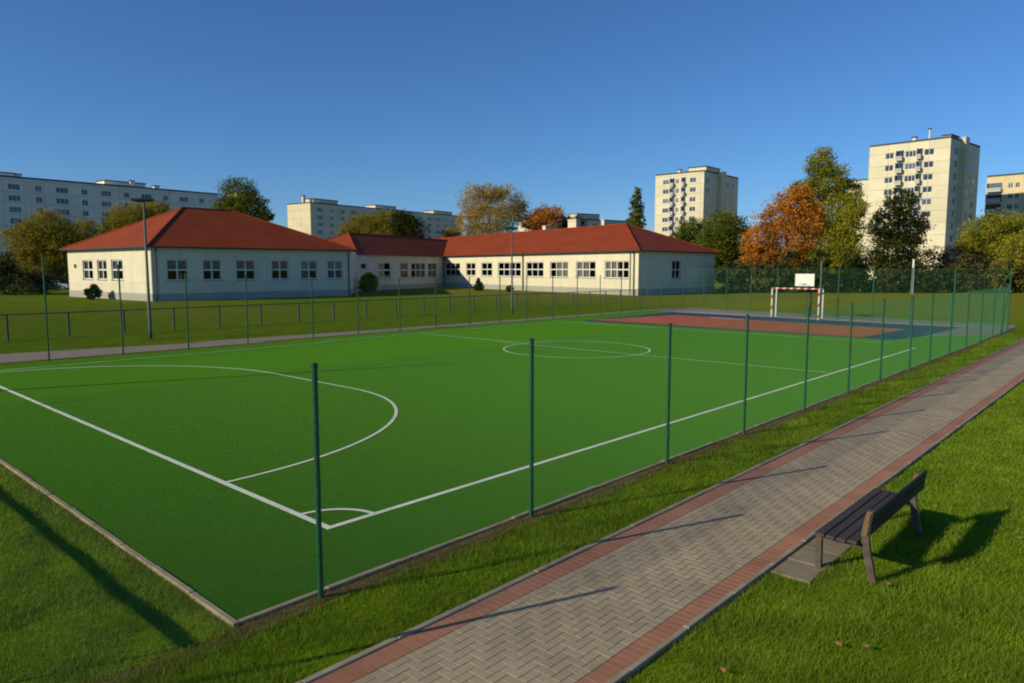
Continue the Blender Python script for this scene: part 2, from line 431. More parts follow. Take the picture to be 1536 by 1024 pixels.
sheet('turf_pitch', [(3.15, 6.58), (44.2, 6.58), (41.0, 9.0), (37.9, 9.6), (37.9, 28.6), (50.4, 28.85), (50.6, 30.9), (3.15, 30.9)], 0.0, M['turf'])
sheet('grey_court_surface', [(37.5, 6.58), (53.0, 6.58), (57.2, 30.9), (37.5, 30.9)], -0.006, M['grey_court'])
sheet('blue_court_surface', [(37.9, 9.7), (41.0, 9.1), (48.6, 8.9), (50.4, 28.75), (37.9, 28.55)], 0.003, M['blue'])
sheet('red_court_surface', [(38.25, 11.2), (45.1, 10.9), (45.8, 17.0), (47.3, 26.9), (38.9, 28.45)], 0.007, M['red'])
sheet('pale_edge_strip', [(48.65, 8.9), (50.6, 8.6), (52.2, 29.0), (50.45, 28.8)], 0.001, M['pale'])

def ribbon(name, pts, w, z, mat=None):
    b = MB(); L, Rr = [], []
    for i, p in enumerate(pts):
        p = Vector(p); d = (Vector(pts[min(i+1, len(pts)-1)]) - Vector(pts[max(i-1, 0)])).normalized()
        nrm = Vector((-d.y, d.x))*w/2
        L.append(p+nrm); Rr.append(p-nrm)
    for i in range(len(pts)-1):
        b.quad((*Rr[i], z), (*Rr[i+1], z), (*L[i+1], z), (*L[i], z))
    return tag(b.build(name, mat or M['line']), kind='structure')

def arc(cx, cy, r, a0, a1, n=48):
    return [(cx + r*math.cos(R(a0 + (a1-a0)*i/n)), cy + r*math.sin(R(a0 + (a1-a0)*i/n))) for i in range(n+1)]

XE, YN, YF = 5.20, 8.09, 29.35
ribbon('end_line', [(XE, YN-0.04), (XE, YF+0.04)], 0.10, 0.004)
ribbon('touch_line', [(XE-0.04, YN), (35.1, YN)], 0.095, 0.006)
ribbon('far_touch_line', [(XE-0.04, YF), (36.6, YF)], 0.055, 0.006)
ribbon('far_end_line', [(36.4, 9.4), (36.4, YF+0.04)], 0.055, 0.004)
ribbon('halfway_line', [(24.72, YN), (24.72, YF)], 0.062, 0.008)
ribbon('centre_circle', arc(24.7, 18.85, 3.15, 0, 360, 96), 0.066, 0.010)
ga = [(XE+6.85*math.cos(R(t)), 17.3+6.2*math.sin(R(t))) for t in range(-90, 1, 2)] + [(XE+6.85*math.cos(R(t)), 21.6+7.3*math.sin(R(t))) for t in range(0, 91, 2)]
ribbon('goal_area_line', ga, 0.075, 0.008)
ribbon('corner_arc', arc(XE, YN, 0.74, 0, 90, 20), 0.07, 0.009)
ribbon('court_line', [(46.85, 23.9), (46.45, 21.2)], 0.22, 0.010)

# far walkway beyond the pitch
sheet('far_walkway', [(-4, 31.75), (6, 31.75), (20, 31.6), (56.0, 31.2), (56.0, 32.0), (42, 32.5), (26, 32.9), (15, 33.8), (7, 35.3), (-4, 36.6)], -0.012, M['lane'])
sheet('field_track', [(62, -9), (63.2, -10), (110, 3), (109, 4.5)], -0.02, M['lane'])

# turf edging
b = MB()
for i in range(26):
    y0 = 6.50 + i*1.0
    b.cbox(3.078, 3.145, y0, y0+0.992, -0.2, 0.012 + 0.006*math.sin(i*2.1), 0.008)
tag(b.build('turf_end_kerb', M['kerb']), kind='structure')
b = MB()
for i in range(45):
    x0 = 3.15 + i*1.0
    b.cbox(x0, x0+0.992, 6.50, 6.575, -0.2, 0.006 + 0.006*math.sin(i*1.7), 0.008)
tag(b.build('turf_side_kerb', M['kerb']), kind='structure')
# worn strip under the fence, uneven edge
b = MB(); N = 160
for i in range(N):
    x0, x1 = 1.6+i*0.3, 1.6+(i+1)*0.3
    f = lambda x: 6.22 + 0.07*math.sin(x*1.9) + 0.05*math.sin(x*4.7+1) + 0.03*math.sin(x*11)
    b.quad((x0, f(x0), -0.022), (x1, f(x1), -0.022), (x1, 6.50, -0.022), (x0, 6.50, -0.022))
tag(b.build('soil_strip', M['dirt']), kind='structure')

# paved path: herringbone field, red soldier borders, kerbs
PX0, PX1 = 0.0, 64.0
b = MB(); b.box(PX0, PX1, 3.25, 5.09, -0.10, -0.008)
tag(b.build('path_bed', M['joint']), kind='structure')
b = MB(); brs = random.Random(3)
bw, gp = 0.0993, 0.0022
def brick(mb, x0, x1, y0, y1, zz, c=0.0026):
    mb.cbox(x0+gp, x1-gp, y0+gp, y1-gp, -0.03, zz, c)
ya, yb = 3.45, 3.45 + 14*bw
for iy in range(-2, 16):
    for ix in range(-2, int((PX1-PX0)/bw)):
        # herringbone cells: (ix-iy) mod 4 -> 0,1 a brick along x; 2 / 3 halves of bricks along y
        k = (ix - iy) % 4
        x0 = PX0 + ix*bw; y0 = ya + iy*bw
        zz = brs.uniform(-0.0011, 0.0011)
        if k == 0:
            if y0 >= ya-1e-4 and y0+bw <= yb+1e-4: brick(b, x0, x0+2*bw, y0, y0+bw, zz)
        elif k == 3:
            a0, a1 = max(y0, ya), min(y0+2*bw, yb)
            # the upright brick covers this cell and the one above
            if a1-a0 > 0.02: brick(b, x0, x0+bw, a0, a1, zz)
tag(b.build('path', M['paver']), kind='structure')
for nm, y0, y1 in (('path_border', 3.252, 3.448), ('path_border', yb+0.002, 5.088)):
    b = MB()
    for i in range(int((PX1-PX0)/bw)):
        x0 = PX0+i*bw
        brick(b, x0+0.0012, x0+bw-0.0012, y0, y1, brs.uniform(-0.0006, 0.0006), 0.0012)
    tag(b.build(nm, M['redpaver']), kind='structure')
for nm, y0, y1 in (('path_kerb', 3.185, 3.25), ('path_kerb', 5.09, 5.165)):
    b = MB()
    for i in range(int(PX1-PX0)):
        b.cbox(PX0+i, PX0+i+0.994, y0, y1, -0.2, 0.018+brs.uniform(-.004, .004), 0.008)
    tag(b.build(nm, M['kerb']), kind='structure')

# bench pad
b = MB()
for i in range(6):
    b.cbox(7.86+i*0.5, 8.354+i*0.5, 2.72, 3.165, -0.1, -0.004+brs.uniform(-.004, .004), 0.008)
tag(b.build('bench_pavement', M['pad']), kind='structure')

# ------------------------------------------------------------------ grass blades (near lawns)
def blades(name, zones, mat, dens, hmin, hmax, seed, label, dens_fn=None):
    rng = np.random.default_rng(seed); V = []
    for (x0, x1, y0, y1) in zones:
        n = int((x1-x0)*(y1-y0)*dens)
        x = rng.uniform(x0, x1, n); y = rng.uniform(y0, y1, n)
        r = np.hypot(x, y)
        keep = rng.random(n) < np.clip((8.5/np.maximum(r, 1))**1.5, 0.03, 1.0)
        F = x*0.7373 + y*0.6755; S = x*0.6755 - y*0.7373
        keep &= (F > 0.5) & (np.abs(S) < 0.80*F + 2.0) & (r > 3.0)
        clump = np.sin(x*3.1+1.3*np.sin(y*2.3))*np.sin(y*2.7+1.7*np.sin(x*1.9))
        keep &= rng.random(n) < 0.72 + 0.28*clump
        keep &= ~((x > 7.86) & (x < 10.86) & (y > 2.74) & (y < 3.17))
        x, y, r, clump = x[keep], y[keep], r[keep], clump[keep]; n = len(x)
        h = rng.uniform(hmin, hmax, n)*(1+0.35*clump); w = 0.0022*np.maximum(1, r/6.5)**0.9*rng.uniform(0.7, 1.4, n)
        a = rng.uniform(0, 2*np.pi, n); ln = rng.normal(0, 0.45, (n, 2))*h[:, None]
        dx, dy = np.cos(a)*w, np.sin(a)*w
        z0 = np.full(n, -0.035)
        p = np.stack([np.stack([x-dx, y-dy, z0], 1), np.stack([x+dx, y+dy, z0], 1),
                      np.stack([x+ln[:, 0], y+ln[:, 1], z0+h+0.01], 1)], 1)
        V.append(p)
    o = np_mesh(name, np.concatenate(V), 3, mat)
    return tag(o, label, 'grass', kind='stuff')
blades('grass', [(2, 20, -8, 3.15), (20, 44, -9, 3.15), (1.0, 46, 5.2, 6.28), (-2, 3.04, 5.2, 20)], M['blade'], 6500, 0.028, 0.065, 5,
       'short green lawn grass growing on both sides of the paved path')
blades('dry_grass', [(1.6, 46, 6.2, 6.5), (2.93, 3.07, 6.3, 18), (3.9, 13, 3.10, 3.17), (7.6, 11.2, 2.60, 2.73)], M['dryblade'], 3200, 0.025, 0.06, 6,
       'dry yellow grass along the edges of the turf and the path')

# ------------------------------------------------------------------ chain-link fences
def wire(V, p, q, w):
    p = np.array(p); q = np.array(q); d = q-p; d = d/np.linalg.norm(d)
    u = np.cross(d, (0.31, 0.52, 0.8)); u /= np.linalg.norm(u); v = np.cross(d, u)
    c = [w*(u*math.cos(t)+v*math.sin(t)) for t in (0, 2.094, 4.189)]
    for i in range(3):
        a, b_ = c[i], c[(i+1) % 3]
        V.append((p+a, p+b_, q+b_, q+a))

def netting(A, B, hA, hB, sp, w, z0=0.04, piece=0.6):
    A = np.array(A, float); B = np.array(B, float); L = np.linalg.norm(B-A); u = (B-A)/L
    V = []; hm = max(hA, hB)
    for sgn in (1, -1):
        t = -hm if sgn > 0 else 0.0
        end = L if sgn > 0 else L+hm
        while t < end:
            zs = z0
            while zs < hm - 1e-6:
                ze = min(zs+piece, hm)
                t0 = t + sgn*(zs-z0); t1 = t + sgn*(ze-z0)
                if 0 <= min(t0, t1) and max(t0, t1) <= L:
                    top = hA + (hB-hA)*(t0/L)
                    if ze <= top + 0.3:
                        wire(V, (*(A+u*t0), zs), (*(A+u*t1), ze), w)
                zs = ze
            t += sp
    return V

def post_mesh(name, h, r, parent, loc, capmat=None, seg=10):
    b = MB(); rl = root_of(parent).location
    x, y = loc
    b.tube([(x, y, -0.1), (x, y, h)], r, seg)
    for z in (0.12, h*0.5, h-0.12):          # wire clips
        b.tube([(x, y, z-0.012), (x, y, z+0.012)], r*1.22, seg)
    o = b.build(name, M['green'], parent)
    c = MB(); c.tube([(x, y, h), (x, y, h+0.03), (x, y, h+0.045)], [r*1.25, r*1.25, r*0.6], seg)
    c.build('post_cap', M['greendark'], o)
    return o

def copy_part(o, dx, dy, sz=1.0):
    c = o.copy(); COL.objects.link(c); c.parent = o.parent
    c.location = (o.location.x+dx, o.location.y+dy, 0); c.scale = (1, 1, sz)
    for ch in o.children:
        d = ch.copy(); COL.objects.link(d); d.parent = c
    return c

def fence(name, label, A, B, ts, h, r, sp, w, heights=None):
    """posts at distances ts along A->B"""
    A = Vector(A); B = Vector(B); u = (B-A).normalized(); L = (B-A).length
    root = empty(name, (0, 0, 0), label, 'fence', 'green wire fences round the pitch')
    first = None
    for i, t in enumerate(ts):
        p = A+u*t; k = (heights[i]/h) if heights and i < len(heights) else 1.0
        if first is None:
            first = post_mesh('post', h, r, root, (p.x, p.y)); p0 = p; first.scale = (1, 1, k)
        else:
            copy_part(first, p.x-p0.x, p.y-p0.y, k)
    V = netting(A, B, h, h, sp, w)
    for z in (0.05, h-0.05):           # tension wires
        n = int(L/3)+1
        for i in range(n):
            a = A+u*(L*i/n); c = A+u*(L*(i+1)/n)
            wire(V, (a.x, a.y, z), (c.x, c.y, z), 0.0010)
    nt = np_mesh('wire_netting', np.array(V), 4, M['wire'], root)
    return root

near_x = [0.85, 4.01, 7.42, 11.13, 14.27, 17.68, 20.92, 23.92, 27.3, 30.1, 33.35, 36.55, 39.75, 42.95, 45.6]
NX0 = 0.85
f1 = fence('wire_fence', 'low green chain link fence between the turf pitch and the paved path', (NX0, 6.43), (47.4, 6.43), [x-NX0 for x in near_x], 2.45, 0.030, 0.034, 0.00080)
far_x = [3.0, 5.5, 8.05, 10.68, 13.33, 16.06, 19.5, 22.2, 24.97, 27.62, 30.34, 33.03, 35.6, 38.32, 41.1, 43.9, 46.7, 49.5, 52.6]
f2 = fence('wire_fence', 'green chain link fence along the school side of the pitch', (3.0, 31.3), (56.2, 31.3), [x-3.0 for x in far_x], 2.9, 0.032, 0.10, 0.0012,
           [4.0, 4.0, 3.95, 3.55, 3.2, 3.1, 3.0])
BA, BB = (47.4, 6.43), (56.2, 31.2)
BL = math.hypot(BB[0]-BA[0], BB[1]-BA[1])
f3 = fence('wire_fence', 'tall green chain link fence behind the handball goal at the court end', BA, BB, [0, 3.0, 5.6, 8.2, 10.8, 13.4, 16.0, 18.6, 21.2, 23.8, BL], 3.45, 0.036, 0.12, 0.0021)
bx = MB(); bx.tube([(47.42, 6.5, 3.2), (47.9, 7.85, 0.0)], 0.026, 8); bx.build('brace', M['green'], f3)
bx = MB(); bx.tube([(47.40, 6.43, 2.9), (45.2, 6.43, 0.0)], 0.026, 8); bx.build('brace', M['green'], f3)

# low grey fence on the grass in front of the school
LFX = [3.7+2.62*i for i in range(25)]
lf = empty('low_fence', (LFX[0], 41.2, 0), 'low grey railing with wire mesh on the lawn in front of the school', 'fence')
b = MB(); b.box(LFX[0]-0.04, LFX[0]+0.04, 41.16, 41.24, -0.1, 1.24)
lp = b.build('post', M['greyfence'], lf)
for x in LFX[1:]:
    c = lp.copy(); COL.objects.link(c); c.parent = lf; c.location = (x-LFX[0], 0, 0)
b = MB(); b.tube([(LFX[0], 41.2, 1.22), (LFX[-1], 41.2, 1.22)], 0.028, 6); b.build('rail', M['greyfence'], lf)
V = netting((LFX[0], 41.2), (LFX[-1], 41.2), 1.2, 1.2, 0.16, 0.0022)
np_mesh('wire_netting', np.array(V), 4, M['greyfence'], lf, lf.location)

# ------------------------------------------------------------------ unseen rail added outside the left edge to cast a shadow
BXR, BYR = 1.22, 7.02
r = empty('shadow_rail', (BXR, BYR, 0), 'unseen low rail added beyond the left edge to cast the dark shadow on the grass', 'barrier')
b = MB(); b.box(BXR-0.025, BXR+0.025, BYR, 19.0, 0.598, 0.662); b.build('rail', M['castiron'], r)
for y in (BYR+0.03, 13.2, 18.9):
    b = MB(); b.tube([(BXR, y, -0.1), (BXR, y, 0.598)], 0.018, 10); b.build('post', M['castiron'], r)

# ------------------------------------------------------------------ light poles
def light_pole(x, y, h, label, heads=True):
    r = empty('light_pole', (x, y, 0), label, 'lamp post', 'lamp posts beside the pitch')
    b = MB(); b.tube([(x, y, -0.1), (x, y, 0.5), (x, y, h)], [0.085, 0.08, 0.05], 12); b.build('pole', M['lampsteel'], r, True)
    if not heads: return
    sx, sy = 0.6755, -0.7373
    b = MB(); b.tube([(x-sx*0.42, y-sy*0.42, h-0.06), (x+sx*0.42, y+sy*0.42, h-0.06)], 0.03, 8); b.build('crossarm', M['lamphead'], r)
    for s in (-1, 1):
        cx, cy = x+sx*0.27*s, y+sy*0.27*s
        b = MB()
        b.obox((cx-sx*0.24-0.12, cy-sy*0.24-0.05, h-0.05), (sx*0.44, sy*0.44, 0), (0.25, 0.23, 0.0), (-0.05, -0.05, 0.12))
        hd = b.build('floodlight', M['lamphead'], r)
        b = MB()
        b.obox((cx-sx*0.20-0.13, cy-sy*0.20-0.062, h-0.02), (sx*0.40, sy*0.40, 0), (-0.008, -0.008, 0), (-0.03, -0.03, 0.085))
        b.build('lens', M['lens'], hd)
light_pole(13.94, 37.05, 6.75, 'slim grey lamp post in front of the corner of the left school wing')
light_pole(40.94, 37.51, 6.5, 'slim grey lamp post in front of the sunlit right school wing')

light_pole(-2.5, 27.5, 9.5, 'unseen bare post added beyond the left edge to cast a thin shadow across the pitch', heads=False)  # no lamp: headless post out of view, added for its shadow on the turf

# ------------------------------------------------------------------ school
WZ0, WZ1, EAV = 2.15, 4.42, 5.6
def wall_open(mb, A, B, n, z0, z1, ops, depth=0.22, m=0):
    """wall from A to B with real openings (t0,t1,za,zb); n points outward"""
    A = Vector(A); B = Vector(B); u = (B-A).normalized(); L = (B-A).length; n = Vector(n)
    ts = sorted({0.0, L, *[o[0] for o in ops], *[o[1] for o in ops]})
    zs = sorted({z0, z1, *[o[2] for o in ops], *[o[3] for o in ops]})
    P = lambda t, z, d=0.0: (A.x+u.x*t-n.x*d, A.y+u.y*t-n.y*d, z)
    for i in range(len(ts)-1):
        for j in range(len(zs)-1):
            tc, zc = (ts[i]+ts[i+1])/2, (zs[j]+zs[j+1])/2
            if any(o[0] < tc < o[1] and o[2] < zc < o[3] for o in ops): continue
            mb.quad(P(ts[i], zs[j]), P(ts[i+1], zs[j]), P(ts[i+1], zs[j+1]), P(ts[i], zs[j+1]), m)
    for t0, t1, za, zb in ops:
        mb.quad(P(t0, za), P(t0, za, depth), P(t0, zb, depth), P(t0, zb), m)
        mb.quad(P(t1, za), P(t1, za, depth), P(t1, zb, depth), P(t1, zb), m)
        mb.quad(P(t0, za), P(t1, za), P(t1, za, depth), P(t0, za, depth), m)
        mb.quad(P(t0, zb), P(t1, zb), P(t1, zb, depth), P(t0, zb, depth), m)

def window(root, A, u, n, t0, t1, z0, z1, nx, nz, curtain=0, rec=0.12, fw=0.09, sill=True):
    A = Vector((*A, 0)); u = Vector((*u, 0)); n = Vector((*n, 0)); Z = Vector((0, 0, 1))
    P = lambda t, z, d: A + u*t + Z*z - n*d
    b = MB(); th = 0.07
    def bar(ta, tb, za, zb): b.obox(P(ta, za, rec+th), u*(tb-ta), n*th, Z*(zb-za))
    bar(t0, t0+fw, z0, z1); bar(t1-fw, t1, z0, z1); bar(t0+fw, t1-fw, z0, z0+fw); bar(t0+fw, t1-fw, z1-fw, z1)
    xs = [t0 + (t1-t0)*i/nx for i in range(1, nx)]
    for x in xs: bar(x-fw*0.7, x+fw*0.7, z0+fw, z1-fw)
    edges = [t0+fw] + [v for x in xs for v in (x-fw*0.7, x+fw*0.7)] + [t1-fw]
    for k in range(0, len(edges), 2):
        for j in range(1, nz):
            z = z0+(z1-z0)*j/nz
            bar(edges[k], edges[k+1], z-fw*0.7, z+fw*0.7)
    w = b.build('window', M['frame'], root)
    g_ = MB(); g_.quad(P(t0, z0, rec+0.04), P(t1, z0, rec+0.04), P(t1, z1, rec+0.04), P(t0, z1, rec+0.04)); g_.build('pane', M['glass'], w)
    if sill:
        s = MB(); s.obox(P(t0-0.12, z0-0.07, -0.09), u*(t1-t0+0.24), n*(-0.18), Z*0.066); s.build('sill', M['sill'], w)
    if curtain:
        c = MB(); W = t1-t0
        ranges = {1: [(0.02, 0.98)], 2: [(0.02, 0.55)], 3: [(0.02, 0.24), (0.76, 0.98)], 4: [(0.3, 0.98)]}[curtain]
        for a, e in ranges:
            k = 14
            for i in range(k):
                ta, tb = t0+W*(a+(e-a)*i/k), t0+W*(a+(e-a)*(i+1)/k)
                da, db = (0.30+0.05*(i % 2)), (0.30+0.05*((i+1) % 2))
                c.quad(P(ta, z0+0.03, da), P(tb, z0+0.03, db), P(tb, z1, db), P(ta, z1, da))
        c.build('curtain', M['curtain'], w)
    return w

def perp(A, B):
    d = (Vector(B)-Vector(A)).normalized(); return Vector((d.y, -d.x))   # outward when the outline runs anticlockwise

def hip_roof(root, C, ze, ridge, over=0.55, th=0.16):
    """C: four eave corners anticlockwise, ridge: two points (x,y,z): ridge[0] nearer edge C3-C0, ridge[1] nearer C1-C2"""
    cen = sum((Vector(c) for c in C), Vector((0, 0)))/4
    n_ = len(C); E = []
    for i in range(n_):
        p, a, c = Vector(C[i]), Vector(C[i-1]), Vector(C[(i+1) % n_])
        n1, n2 = perp(a, p), perp(p, c)
        k = over/(1+n1.dot(n2)); E.append(p + (n1+n2)*k)
    r0, r1 = Vector(ridge[0]), Vector(ridge[1])
    b = MB(); T = [Vector((e.x, e.y, ze+th)) for e in E]
    b.quad(T[0], T[1], r1, r0); b.tri(T[1], T[2], r1); b.quad(T[2], T[3], r0, r1); b.tri(T[3], T[0], r0)
    rf = b.build('roof', M['roof'], root)
    b = MB()
    for a, c in ((r0, r1), (T[0], r0), (T[3], r0), (T[1], r1), (T[2], r1)):
        b.tube([a+Vector((0, 0, 0.02)), c+Vector((0, 0, 0.02))], 0.11, 6)
    b.build('ridge_tile', M['roof'], rf)
    b = MB()                                      # soffit and gutter
    B0 = [Vector((e.x, e.y, ze)) for e in E]
    W0 = [Vector((c[0], c[1], ze)) for c in C]
    for i in range(n_):
        j = (i+1) % n_
        b.quad(B0[i], B0[j], W0[j], W0[i], 1)
        b.quad(B0[i], B0[j], T[j], T[i], 0)
        d = perp(E[i], E[j]); u = (E[j]-E[i]).normalized()
        L = (E[j]-E[i]).length
        b.obox((E[i].x+d.x*0.003, E[i].y+d.y*0.003, ze+0.02), (u.x*L, u.y*L, 0), (d.x*0.13, d.y*0.13, 0), (0, 0, 0.13), 0)
    b.build('gutter', [M['gutter'], M['soffit']], rf)
    return rf

def downpipe(root, p, n, z1=EAV, r=0.075):
    b = MB(); x, y = p[0]+n[0]*0.10, p[1]+n[1]*0.10
    b.tube([(x, y, 0.0), (x, y, z1-0.35), (x+n[0]*0.42, y+n[1]*0.42, z1+0.02)], r, 8)
    b.build('downpipe', M['pipe'], root)

def school_body(root, C, ops_by_edge, ze=EAV, plinth=0.75):
    b = MB(); pl = MB()
    for i in range(len(C)):
        A, B = C[i], C[(i+1) % len(C)]; n = perp(A, B)
        wall_open(b, A, B, n, plinth, ze, ops_by_edge.get(i, []))
        u = (Vector(B)-Vector(A)); 
        a = Vector(A)+n*0.04; c = Vector(B)+n*0.04
        un = u.normalized()*0.04
        a = a-un; c = c+un
        pl.quad((a.x, a.y, -0.1), (c.x, c.y, -0.1), (c.x, c.y, plinth), (a.x, a.y, plinth))
        pl.quad((a.x, a.y, plinth), (c.x, c.y, plinth), (B[0], B[1], plinth+0.02), (A[0], A[1], plinth+0.02))
    b.build('wall', M['wall'], root); pl.build('plinth', M['plinth'], root)
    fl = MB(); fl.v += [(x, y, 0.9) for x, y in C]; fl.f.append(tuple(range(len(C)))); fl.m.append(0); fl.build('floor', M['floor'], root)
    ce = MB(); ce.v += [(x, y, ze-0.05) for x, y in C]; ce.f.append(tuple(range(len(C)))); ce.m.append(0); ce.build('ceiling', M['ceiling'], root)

# left wing: corners anticlockwise from the near corner
A2 = Vector((30.1, 78.9)); A3 = Vector((53.6, 77.0)); A1 = Vector((28.5, 100.4)); A4 = A3+(A1-A2)
CA = [tuple(A2), tuple(A3), tuple(A4), tuple(A1)]
ra = empty('school_wing', (A2.x, A2.y, 0), 'white school wing with red hipped roof at left, its short side sunlit', 'building', 'wings of the white school')
front = [(1.52, 3.71), (5.26, 7.3), (8.95, 11.19), (13.12, 15.27), (16.81, 19.0), (20.36, 22.49)]
Ls = (A1-A2).length
side = [(Ls-b_, Ls-a_) for a_, b_ in ((4.27, 7.09), (8.36, 10.85), (12.05, 14.9))]       # measured from the far corner
# edge 3 runs from A1 to A2
side = [(4.27, 7.09), (8.36, 10.85), (12.05, 14.9)]
school_body(ra, CA, {0: [(a, b_, WZ0, WZ1) for a, b_ in front], 3: [(a, b_, WZ0, WZ1) for a, b_ in side]})
uA = (A3-A2).normalized(); nA = perp(A2, A3)
for i, (a, b_) in enumerate(front):
    w = window(ra, tuple(A2), uA, nA, a, b_, WZ0, WZ1, 2, 2, [0, 0, 0, 0, 2, 0][i], fw=0.12)
    if i == 0:
        q = A2 + uA*(b_-0.75) - nA*0.34
        s = MB(); s.tube([(q.x, q.y, WZ0+0.1), (q.x, q.y, WZ0+0.4), (q.x, q.y, WZ0+0.75), (q.x, q.y, WZ0+0.9)], [0.2, 0.28, 0.22, 0.05], 10); s.build('window_ornament', M['pot'], w)
uS = (A2-A1).normalized(); nS = perp(A1, A2)
for a, b_ in side: window(ra, tuple(A1), uS, nS, a, b_, WZ0, WZ1, 2, 2, 3, fw=0.13)
vA = (A1-A2).normalized()
mA = (A1+A2)/2
hip_roof(ra, CA, EAV, [(*(mA+uA*8.6), 10.75), (*(mA+uA*14.6), 10.7)])
downpipe(ra, tuple(A2+uA*0.45), nA, r=0.09); downpipe(ra, tuple(A3-uA*0.25), nA)
# small wall box on the sunlit side
b = MB(); q = A1+uS*2.1; b.obox((q.x, q.y, 3.5), (uS.x*0.35, uS.y*0.35, 0), (nS.x*0.15, nS.y*0.15, 0), (0, 0, 0.45)); b.build('wall_lamp', M['pipe'], ra)

# middle wing
P4 = Vector((65.04, 91.64)); P5 = Vector((90.5, 100.0)); uC = (P5-P4).normalized(); vC = Vector((-uC.y, uC.x))
P4b = P4+vC*14; P5b = P5+vC*14
CC = [tuple(P4), tuple(P5), tuple(P5b), tuple(P4b)]
rc = empty('school_wing', (P4.x, P4.y, 0), 'low middle wing of the school, its wall in shade between two taller roofs', 'building', 'wings of the white school')
conn = [(0.89, 2.4, 3.3, 4.3, 1, 1), (5.47, 9.05, WZ0-0.3, WZ1, 2, 2), (11.81, 14.28, WZ0-0.3, WZ1, 1, 2), (15.34, 19.96, WZ0-0.3, WZ1, 3, 2), (20.87, 23.94, WZ0-0.3, WZ1, 2, 2)]
school_body(rc, CC, {0: [c[:4] for c in conn]})
nC = perp(P4, P5)
for i, c in enumerate(conn): window(rc, tuple(P4), uC, nC, *c[:6], [0, 2, 0, 4, 1][i], fw=0.12)
mC = P4+vC*7
hip_roof(rc, CC, EAV-0.1, [(*(mC+uC*7.2), 9.25), (*(mC+uC*44), 9.2)])
downpipe(rc, tuple(P5-uC*0.5), nC)

# right wing
P6 = Vector((78.4, 50.0)); P7 = Vector((98.3, 49.6)); wv = (P5-P6).normalized()
P5x = P5+wv*26; P7x = P7+(P5x-P6)
CW = [tuple(P6), tuple(P7), tuple(P7x), tuple(P5x)]
rw = empty('school_wing', (P6.x, P6.y, 0), 'long right school wing with sunlit cream wall and red roof', 'building', 'wings of the white school')
wing = [(0.34, 5.83, 3), (7.97, 11.18, 2), (13.18, 16.6, 2), (18.45, 25.05, 4), (26.52, 31.07, 3), (32.74, 37.04, 3), (38.87, 43.06, 3), (44.98, 49.65, 4)]
off = 26.0
school_body(rw, CW, {3: [(a+off, b_+off, WZ0, WZ1) for a, b_, k in wing], 0: [(8.08, 10.33, 2.05, 4.5)]})
uW = -wv; nW = perp(P5x, P6)
for i, (a, b_, k) in enumerate(wing): window(rw, tuple(P5x), uW, nW, a+off, b_+off, WZ0, WZ1, k, 2, [0, 0, 0, 0, 0, 4, 2, 2][i], fw=0.12)
uE = (P7-P6).normalized(); nE = perp(P6, P7)
window(rw, tuple(P6), uE, nE, 8.08, 10.33, 2.05, 4.5, 2, 2, 0, rec=0.16)
eW = (P7-P6)
hr = hip_roof(rw, [tuple(P5x), tuple(P6), tuple(P7), tuple(P7x)], EAV, [(*(P5x+eW/2-wv*6), 9.9), (*(P6+eW/2+wv*10.8), 10.0)])
for t, w_, h_, l_ in ((33.0, 1.2, 0.8, 0.9), (24.5, 1.0, 1.5, 2.2), (17.5, 0.7, 1.0, 0.7)):
    q = P6+eW/2+wv*t+Vector((wv.y, -wv.x))*1.6
    b = MB(); b.obox((q.x, q.y, 8.6), (wv.x*l_, wv.y*l_, 0), (wv.y*w_, -wv.x*w_, 0), (0, 0, 1.4+h_))
    b.obox((q.x-0.08*wv.x-0.08*wv.y, q.y-0.08*wv.y+0.08*wv.x, 10.0+h_), (wv.x*(l_+0.16), wv.y*(l_+0.16), 0), (wv.y*(w_+0.16), -wv.x*(w_+0.16), 0), (0, 0, 0.12))
    b.build('chimney', M['panel'], hr)
downpipe(rw, tuple(P5+uW*25.8), nW, r=0.13); downpipe(rw, tuple(P6-uW*0.75), nW, r=0.09)
downpipe(rw, tuple(P5+uW*50.0), nW, r=0.05)

# link between left and middle wings
rl = empty('school_link', (A3.x, A3.y, 0), 'narrow white passage joining the left and middle school wings', 'building')
nL = perp(A3, P4)
b = MB(); CLk = [tuple(A3+Vector((-3.0, 2.0))), tuple(A3+Vector((-0.4, 0.3))), tuple(P4+Vector((0.2, 0.25))), tuple(P4+Vector((-3.5, 8.0)))]
school_body(rl, CLk, {1: []}, ze=EAV+0.2)
b = MB()
n0 = [(*c, EAV+0.2) for c in CLk]; n1 = [(*c, EAV+0.4) for c in CLk]
for i in range(4):
    j = (i+1) % 4; b.quad(n0[i], n0[j], n1[j], n1[i])
b.quad(*n1); b.build('roof', M['roof'], rl)

